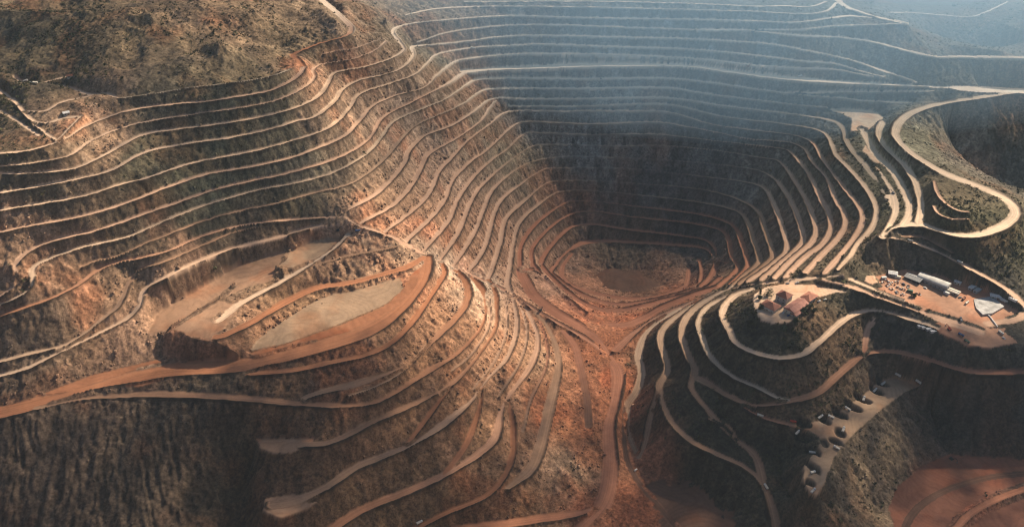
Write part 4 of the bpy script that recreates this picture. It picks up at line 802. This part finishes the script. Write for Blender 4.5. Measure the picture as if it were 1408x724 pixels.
BAYS = [(1261,529,'at the upper right tip of the dump, on the edge'), (1233,519,'in the topmost bay of the dump, beside the bank'), (1214,528,'at the second slot from the top of the dump'), (1202,539,'at the third slot from the top of the dump'), (1188,549,'at the fourth slot from the top of the dump'),
 (1165,563,'at the fifth slot from the top, where the dump narrows'), (1142,574,'at the sixth slot from the top of the dump'), (1127,577,'between the sixth and seventh slots of the dump'), (1097,597,'in the left corner of the dump under the access road'), (1160,591,'beside the round slot on the outer edge of the dump'),
 (1150,616,'on the outer edge below the twin slots of the dump'), (1117,624,'at the third slot from the lower end of the dump'), (1117,650,'at the second slot from the lower end of the dump'), (1118,675,'at the lowest tip of the dump')]
for k, (u, v, lb) in enumerate(BAYS): put('dump_truck', u, v, (135, 150, 30, 40, 60)[k % 5], 'white dump truck '+lb, 'white', gb)
put('dump_truck', 1090, 580, -10, 'red dump truck where the access road enters the dump', 'red', gb)
put('dump_truck', 1045, 572, -25, 'cream truck driving the access road left of the dump', 'cream')
put('dump_truck', 1053, 669, 110, 'white truck on the lower right haul road beneath the dark benches', 'white')
put('dump_truck', 1319, 361, -40, 'white truck coming down the road above the dark slope', 'white')
put('dump_truck', 1251, 332, -25, 'dark truck at the top of the road above the dark slope', 'steel')
put('dump_truck', 1321, 440, 80, 'dark truck alone in the middle of the red yard', 'steel')
put('dump_truck', 1321, 461, -50, 'blue truck beside the excavator at the lower yard edge', 'blue')
put('dump_truck', 1329, 470, -60, 'green-cab truck nearest the lower rim of the yard', 'green')
put('dump_truck', 1376, 458, -70, 'white truck at the right end of the yard by the scrub', 'white')
put('car', 1380, 465, -70, 'white car below the truck at the right end of the yard', 'white')
put('dump_truck', 1325, 411, 40, 'rusty truck between the warehouse and the concrete slab, upper of two', 'rust')
put('dump_truck', 1329, 417, 40, 'cream truck between the warehouse and the concrete slab, lower of two', 'cream')
put('car', 1320, 409, 10, 'dark car parked left of the rusty truck near the slab', 'steel')
put('car', 1272, 396, -45, 'white car in the shadow along the front of the warehouse', 'white')
put('car', 1250, 382, -30, 'white car at the upper end of the red yard beside the dark shed', 'white')
put('excavator', 1305, 453, 100, 'red excavator at the lower edge of the yard beside the blue truck', 'red')
put('car', 1083, 390, 10, 'dark car on the plaza behind the terrace houses', 'steel')
put('car', 1096, 389, 15, 'white car on the plaza behind the terrace houses', 'white')
put('car', 1126, 414, 30, 'white car right of the grey-walled house, left of two', 'white')
put('car', 1134, 412, 30, 'cream car right of the grey-walled house, right of two', 'cream')
put('car', 1077, 430, 50, 'white car in the courtyard in front of the long house', 'white')
put('car', 1084, 434, 30, 'blue car in the courtyard beside the small outbuilding', 'blue')
put('excavator', 1228, 266, 120, 'dark excavator on the cream strip below the right rim', 'steel')
put('excavator', 465, 317, 10, 'dark excavator on the yard edge at the left ridge', 'dark')
put('dump_truck', 492, 318, 20, 'blue truck at the right end of the pale yard on the left ridge', 'blue')
put('excavator', 743, 427, 60, 'dark excavator on the ridge between the two pits', 'dark')
put('dump_truck', 36, 113, 0, 'white truck on the hilltop track, leftmost of three', 'white')
put('car', 43, 114, 0, 'white car on the hilltop track, middle of three vehicles', 'white')
put('dump_truck', 49, 115, -8, 'cream truck on the hilltop track, rightmost of three', 'cream')
put('dump_truck', 577, 719, 30, 'white truck at the bottom edge on the lowest left road', 'white')
put('car', 874, 646, 40, 'white car on the dark ramp beside the near pit', 'white')
put('excavator', 1308, 631, -60, 'dark excavator at the top edge of the red basin', 'dark')
put('excavator', 1028, 93, 0, 'rust-red excavator on the cream far bench, left of two', 'rust')
put('excavator', 1036, 95, 180, 'steel-grey excavator on the cream far bench, right of two', 'steel')
put('dump_truck', 1100, 106, 10, 'white truck on the far cream bench near the hairpin', 'white')
put('dump_truck', 650, 67, 10, 'white truck on the upper far-left bench above the bright road', 'white')
# ---------------------------------------------------------------- air
def box_mesh(name, x0, x1, y0, y1, z0, z1):
    me = bpy.data.meshes.new(name)
    v = [(x, y, z) for z in (z0, z1) for y in (y0, y1) for x in (x0, x1)]
    me.from_pydata(v, [], [(0, 2, 3, 1), (4, 5, 7, 6), (0, 1, 5, 4), (2, 6, 7, 3), (0, 4, 6, 2), (1, 3, 7, 5)]); return me
HAZE_D = 0.00003
hz = link('haze', box_mesh('haze', XS[0]-20, XS[-1]+20, YS[0]-20, YS[-1]+20, float(VZ.min())-1.0, max(712.0, float(VZ.max())+6)))
hz['kind'] = 'stuff'
hm = bpy.data.materials.new('haze'); hm.use_nodes = True; hn = hm.node_tree.nodes; hn.clear()
ho = hn.new('ShaderNodeOutputMaterial'); pv = hn.new('ShaderNodeVolumePrincipled')
pv.inputs['Color'].default_value = (.60, .80, 1.0, 1); pv.inputs['Density'].default_value = HAZE_D; pv.inputs['Anisotropy'].default_value = .1
hm.node_tree.links.new(pv.outputs[0], ho.inputs['Volume']); hz.data.materials.append(hm)
# unseen puffs added far above the frame to darken the foreground and left hill
CLD_H = 1500.0; CSP = 15.0
def shade_at(x, y):
    c = np.zeros_like(x)
    for u, v, rx, ry, k in SHADE_SPOTS:
        g = G(u, v); d = ((x-g.x)/rx)**2+((y-g.y)/ry)**2
        c = np.maximum(c, k*np.clip(1.35-d, 0, 1))
    return c
SHADE_SPOTS = [(800, 722, 560, 180, .85), (1150, 715, 330, 190, .85), (150, 735, 330, 140, .6), (240, 60, 330, 190, .45), (300, 190, 150, 80, .55), (330, 300, 170, 60, .5)]
cx, cy = np.meshgrid(np.arange(-950, 1050, CSP), np.arange(250, 1500, CSP)); cx = cx.ravel()+RS.normal(0, 3.2, cx.size); cy = cy.ravel()+RS.normal(0, 3.2, cy.size)
cov = shade_at(cx, cy)*np.clip(.55+.9*fbm(cx/120, cy/120, 4, 1500), .3, 1.1)
rad = CSP*np.sqrt(np.clip(cov, 0, .93)/math.pi)*1.08; kp = rad > 2.2; cx, cy, rad = cx[kp], cy[kp], rad[kp]
hz0 = zgrid(ZB, cx, cy); sh = (CLD_H-hz0)/TO_SUN.z
px_, py_ = cx+TO_SUN.x*sh, cy+TO_SUN.y*sh
ico = bmesh.new(); bmesh.ops.create_icosphere(ico, subdivisions=1, radius=1); iv = np.array([q.co[:] for q in ico.verts]); iff = [tuple(q.index for q in f.verts) for f in ico.faces]; ico.free()
V = iv[None]*rad[:, None, None]*(.85+.3*RS.random((len(rad), len(iv), 1)))*np.array([1, 1, .8])+np.stack([px_, py_, np.full_like(px_, CLD_H)+RS.normal(0, 8, len(px_))], -1)[:, None]
co_ = soup('shade_clouds', V, iff, np.full((len(rad), 3), .9), MT['shade_cloud'])

# dust hanging over the far side of the pit
bm = bmesh.new(); bmesh.ops.create_uvsphere(bm, u_segments=32, v_segments=16, radius=1)
for q in bm.verts: q.co = Vector((q.co.x*850+450, q.co.y*600+1660, q.co.z*280+325))
dm_ = bpy.data.meshes.new('dust'); bm.to_mesh(dm_); bm.free()
du = link('dust', dm_); du['kind'] = 'stuff'
dmt = hm.copy(); dmt.name = 'dust'; pd = [q for q in dmt.node_tree.nodes if q.type == 'PRINCIPLED_VOLUME'][0]
pd.inputs['Density'].default_value = .0017; pd.inputs['Color'].default_value = (.5, .77, 1, 1); du.data.materials.append(dmt)
